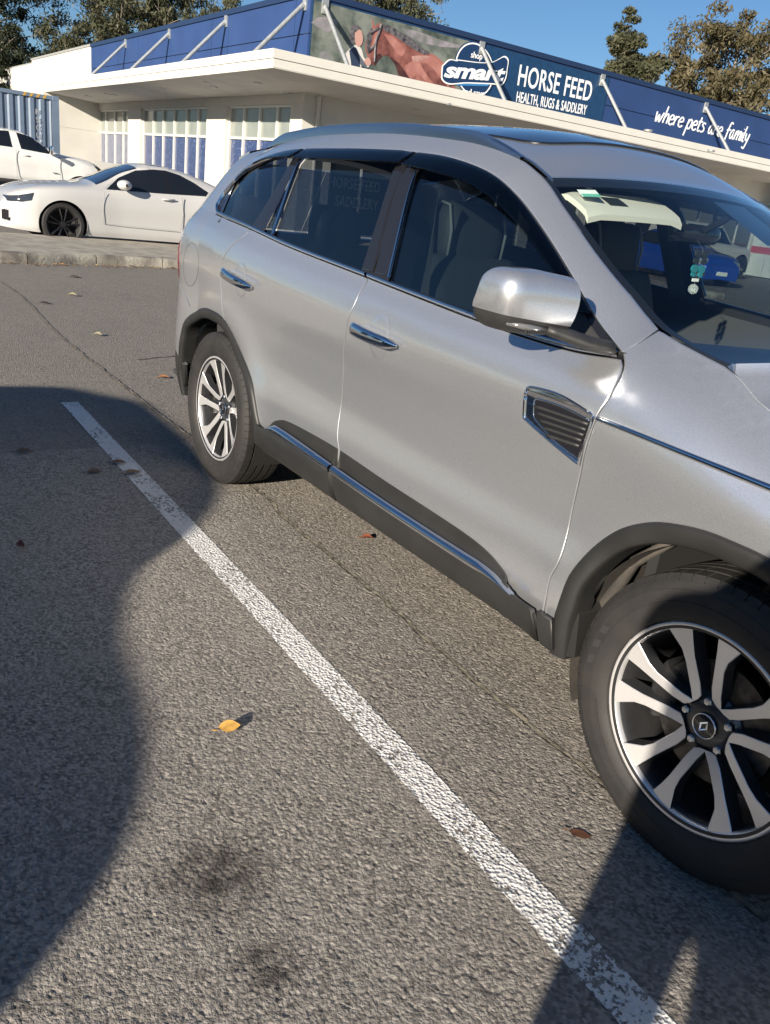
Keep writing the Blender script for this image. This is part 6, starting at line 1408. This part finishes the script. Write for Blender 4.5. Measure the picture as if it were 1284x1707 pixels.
# ------------------------------------------------------------------ fallen leaves
def leaf(px, size, colr, rz, tilt=0, curl=.25, label='', on=0.0, grp=None, up=0):
    P_ = at(px, 2, .006+on); mb = MB(); rows = []; curl *= .5; tilt *= .6 if px[1] < 900 else 1
    for i in range(9):
        t = i/8; hw = .30*math.sin(math.pi*min(1, t*1.02))**.8*(1-.25*t); x = (t-.5)
        rows.append([(x*size, v*hw*size, size*(curl*v*v*hw*1.6+.10*math.sin(t*3.1)*curl*2+up*(t))) for v in (-1, -.5, 0, .5, 1)])
    mb.grid(np.array(rows)); z0 = min(v[2] for v in mb.v); mb.v = [(a, b, c-z0+.001) for a, b, c in mb.v]
    me = mb.mesh('blade', True, False); nm = 'leafm%.2f%.2f' % (colr[0], colr[1])
    if nm not in M: M[nm] = mat(nm, colr, .6, noise=.5, nscale=60, col2=tuple(c*.6 for c in colr))
    me.materials.append(M[nm]); t = thing('fallen_leaf', label, 'leaf', (float(P_[0]), float(P_[1]), float(P_[2])), rz, grp); o = link(bpy.data.objects.new('blade', me), t, local=True); o.rotation_euler = (tilt, 0, 0); o.location.z = abs(math.sin(tilt))*.3*size
    MB().tube([(-.5*size, 0, .004), (-.62*size, .02*size, .003), (-.75*size, .05*size, .003)], .0012, 5).build('stem', M[nm], t, local=True)
leaf((382, 1217), .060, (.50, .28, .06), rad(75), .75, .3, 'bright yellow leaf standing on the sunlit asphalt in the open bay')
leaf((612, 898), .055, (.20, .055, .025), rad(60), .3, .8, 'curled red brown leaf between the seam and the SUV sill')
leaf((36, 912), .050, (.24, .05, .03), rad(20), .8, .6, 'small red leaf standing in the dark car shadow')
leaf((198, 772), .075, (.16, .09, .05), rad(70), .15, .4, 'brown leaf lying across the white line', on=.004)
leaf((221, 789), .085, (.24, .15, .09), rad(95), .1, .4, 'tan leaf lying on the white line beside a brown one', on=.004)
leaf((158, 788), .075, (.15, .10, .07), rad(80), .2, .5, 'dull brown leaf in shadow left of the white line')
leaf((40, 754), .08, (.14, .09, .06), rad(75), .2, .5, 'flat brown leaf in shadow far from the white line')
leaf((273, 630), .085, (.30, .14, .06), rad(70), .2, .5, 'rusty leaf on sunlit asphalt beside the rear wheel of the SUV')
leaf((121, 493), .10, (.30, .26, .15), rad(60), .4, .6, 'pale straw leaf out on the open asphalt near the kerb')
leaf((163, 559), .08, (.28, .25, .16), rad(40), .5, .6, 'pale curled leaf on the asphalt right of the long seam')
leaf((75, 506), .10, (.05, .04, .03), rad(80), .2, .4, 'dark leaf on the asphalt close to the long seam')
leaf((22, 437), .12, (.42, .20, .05), rad(80), .2, .5, 'orange leaf lying against the kerb foot')
leaf((104, 442), .11, (.38, .20, .06), rad(80), .2, .5, 'orange brown leaf at the kerb foot below the coupe wheel')
leaf((125, 462), .14, (.10, .075, .05), rad(95), .1, .3, 'dark twiggy leaf on the asphalt in front of the kerb')
leaf((968, 1391), .055, (.13, .055, .03), rad(40), .0, .05, 'squashed brown leaf flat on the asphalt by the front tyre')
def debris():
    R = random.Random(9); mb = MB()
    for _ in range(420):
        y = R.uniform(-3, 6); x = np.interp(y, fr[:, 1], fr[:, 0])+abs(R.gauss(0, .10))+.01; s = R.uniform(.012, .04); a = R.uniform(0, 6.3); z = .006+R.uniform(0, .012)
        mb.add([(x+s*math.cos(a), y+s*math.sin(a), z), (x+s*.4*math.cos(a+1.6), y+s*.4*math.sin(a+1.6), z+.008), (x-s*math.cos(a), y-s*math.sin(a), z), (x+s*.4*math.cos(a-1.6), y+s*.4*math.sin(a-1.6), z)], [(0, 1, 2), (0, 2, 3)])
    o = mb.build('leaf_litter', mat('leaf_litter', (.30, .20, .09), .8, noise=.6, nscale=9, col2=(.12, .07, .04)), None, fix=False); tag(o, 'fine dry leaf litter gathered along the kerb foot', 'litter'); o['kind'] = 'stuff'
debris()
# ------------------------------------------------------------------ the photographer, standing behind the lens; only the shadow reaches the picture
def person():
    t = thing('person', 'person in dark jacket holding up a phone with both hands', 'person', (1.27, -3.12, 0), 0)
    V = []; E = []; Rr = []
    def v(p_, r): V.append(p_); Rr.append(r); return len(V)-1
    def chain(start, pts):
        a = start
        for p_, r in pts: b = v(p_, r); E.append((a, b)); a = b
        return a
    fx, fy = -.44, .898; bx, by = 1.25, -3.12      # facing the car
    rx, ry = fy, -fx                             # to the person's right
    L = lambda f, r, z: (bx+fx*f+rx*r, by+fy*f+ry*r, z)
    pel = v(L(0, 0, .95), (.22, .17))
    ch_ = chain(pel, [(L(0, 0, 1.10), (.22, .17)), (L(.01, 0, 1.28), (.24, .17)), (L(0, 0, 1.42), (.15, .10))])
    nk = chain(ch_, [(L(.0, 0, 1.51), (.058, .06)), (L(.03, 0, 1.58), (.075, .088)), (L(.035, 0, 1.67), (.080, .095)), (L(.02, 0, 1.74), (.06, .07))])
    for s in (-1, 1):
        chain(pel, [(L(0, s*.12, .80), (.115, .12)), (L(.02, s*.13, .50), (.098, .10)), (L(-.02, s*.135, .10), (.075, .08)), (L(.06, s*.125, .04), (.042, .035)), (L(.16, s*.13, .035), (.038, .03))])
        sh_ = chain(ch_, [(L(0, s*.22, 1.38), (.075, .075))])
        hd_ = chain(sh_, [(L(.26, s*.25, 1.22), (.052, .052)), (L(.56, s*.14, 1.28), (.040, .040)), (L(.68, s*.095, 1.325), (.028, .022)), (L(.72, s*.075, 1.345), (.032, .02))])
        for k in range(4): chain(hd_, [(L(.740, s*(.07-.004*k), 1.370-.02*k), (.009, .009)), (L(.748, s*(.045), 1.372-.021*k), (.008, .008))])
        chain(hd_, [(L(.715, s*.055, 1.33), (.010, .010)), (L(.712, s*.035, 1.34), (.008, .008))])
    me = bpy.data.meshes.new('body'); me.from_pydata(V, E, []); o = bpy.data.objects.new('body_cage', me); col.objects.link(o)
    o.modifiers.new('skin', 'SKIN'); sm = o.modifiers.new('sub', 'SUBSURF'); sm.levels = 2; sm.render_levels = 2
    if not me.skin_vertices:
        bm = bmesh.new(); bm.from_mesh(me); bm.verts.layers.skin.verify(); bm.to_mesh(me); bm.free()
    for i, sv in enumerate(me.skin_vertices[0].data): sv.radius = Rr[i]; sv.use_root = (i == 0)
    bpy.context.view_layer.update(); dg = bpy.context.evaluated_depsgraph_get(); m2 = bpy.data.meshes.new_from_object(o.evaluated_get(dg)); bpy.data.objects.remove(o); m2.name = 'body'; m2.materials.clear()
    for q in (mat('dark_jacket', (.03, .032, .040), .8, bump=.3, bscale=30, dist=.01), mat('blue_jeans', (.045, .065, .12), .85), mat('dark_shoes', (.03, .028, .026), .6), mat('skin_tone', (.42, .26, .19), .5), mat('dark_hair', (.02, .015, .012), .6)): m2.materials.append(q)
    hc = Vector(L(.03, 0, 1.66)); fw = Vector((fx, fy, 0))
    for p_ in m2.polygons:
        c = p_.center; p_.use_smooth = True; d_ = (c-Vector((bx, by, 0))).dot(fw)
        p_.material_index = 2 if c.z < .085 else 1 if c.z < .86 else 0
        if c.z > 1.50: p_.material_index = 4 if (c.z > 1.575 and ((c-hc).dot(fw) < .02 or c.z > 1.715)) else 3
        elif d_ > .655: p_.material_index = 3
    link(bpy.data.objects.new('body', m2), t)
    for s in (-1, 1):
        q = Vector(L(.115, s*.032, 1.665)); bm = bmesh.new(); bmesh.ops.create_icosphere(bm, subdivisions=2, radius=.011); bm.verts.index_update(); MB().add([v.co+q for v in bm.verts], [[v.index for v in f.verts] for f in bm.faces]).build('eye', 'sticker_w', t, smooth=True); bm.free()
        MB().tube([L(.02, s*.064, 1.63), L(.012, s*.072, 1.66), L(.015, s*.066, 1.685)], [.008, .014, .008], 8).build('ear', m2.materials[3], t, smooth=True)
    MB().tube([L(.118, 0, 1.672), L(.142, 0, 1.640), L(.115, 0, 1.630)], [.009, .014, .010], 8).build('nose', m2.materials[3], t, smooth=True)
    MB().tube([L(.112, -.022, 1.598), L(.122, 0, 1.600), L(.112, .022, 1.598)], .006, 6).build('mouth', mat('lips', (.35, .14, .12), .5), t, smooth=True)
    ph = thing('phone', 'dark phone held up by the person', 'phone', tuple(L(.742, 0, 1.292)), math.atan2(fy, fx)); MB().box((-.006, -.036, 0), (.004, .036, .055), .003).build('phone_body', 'gloss_black', ph, local=True)
person()
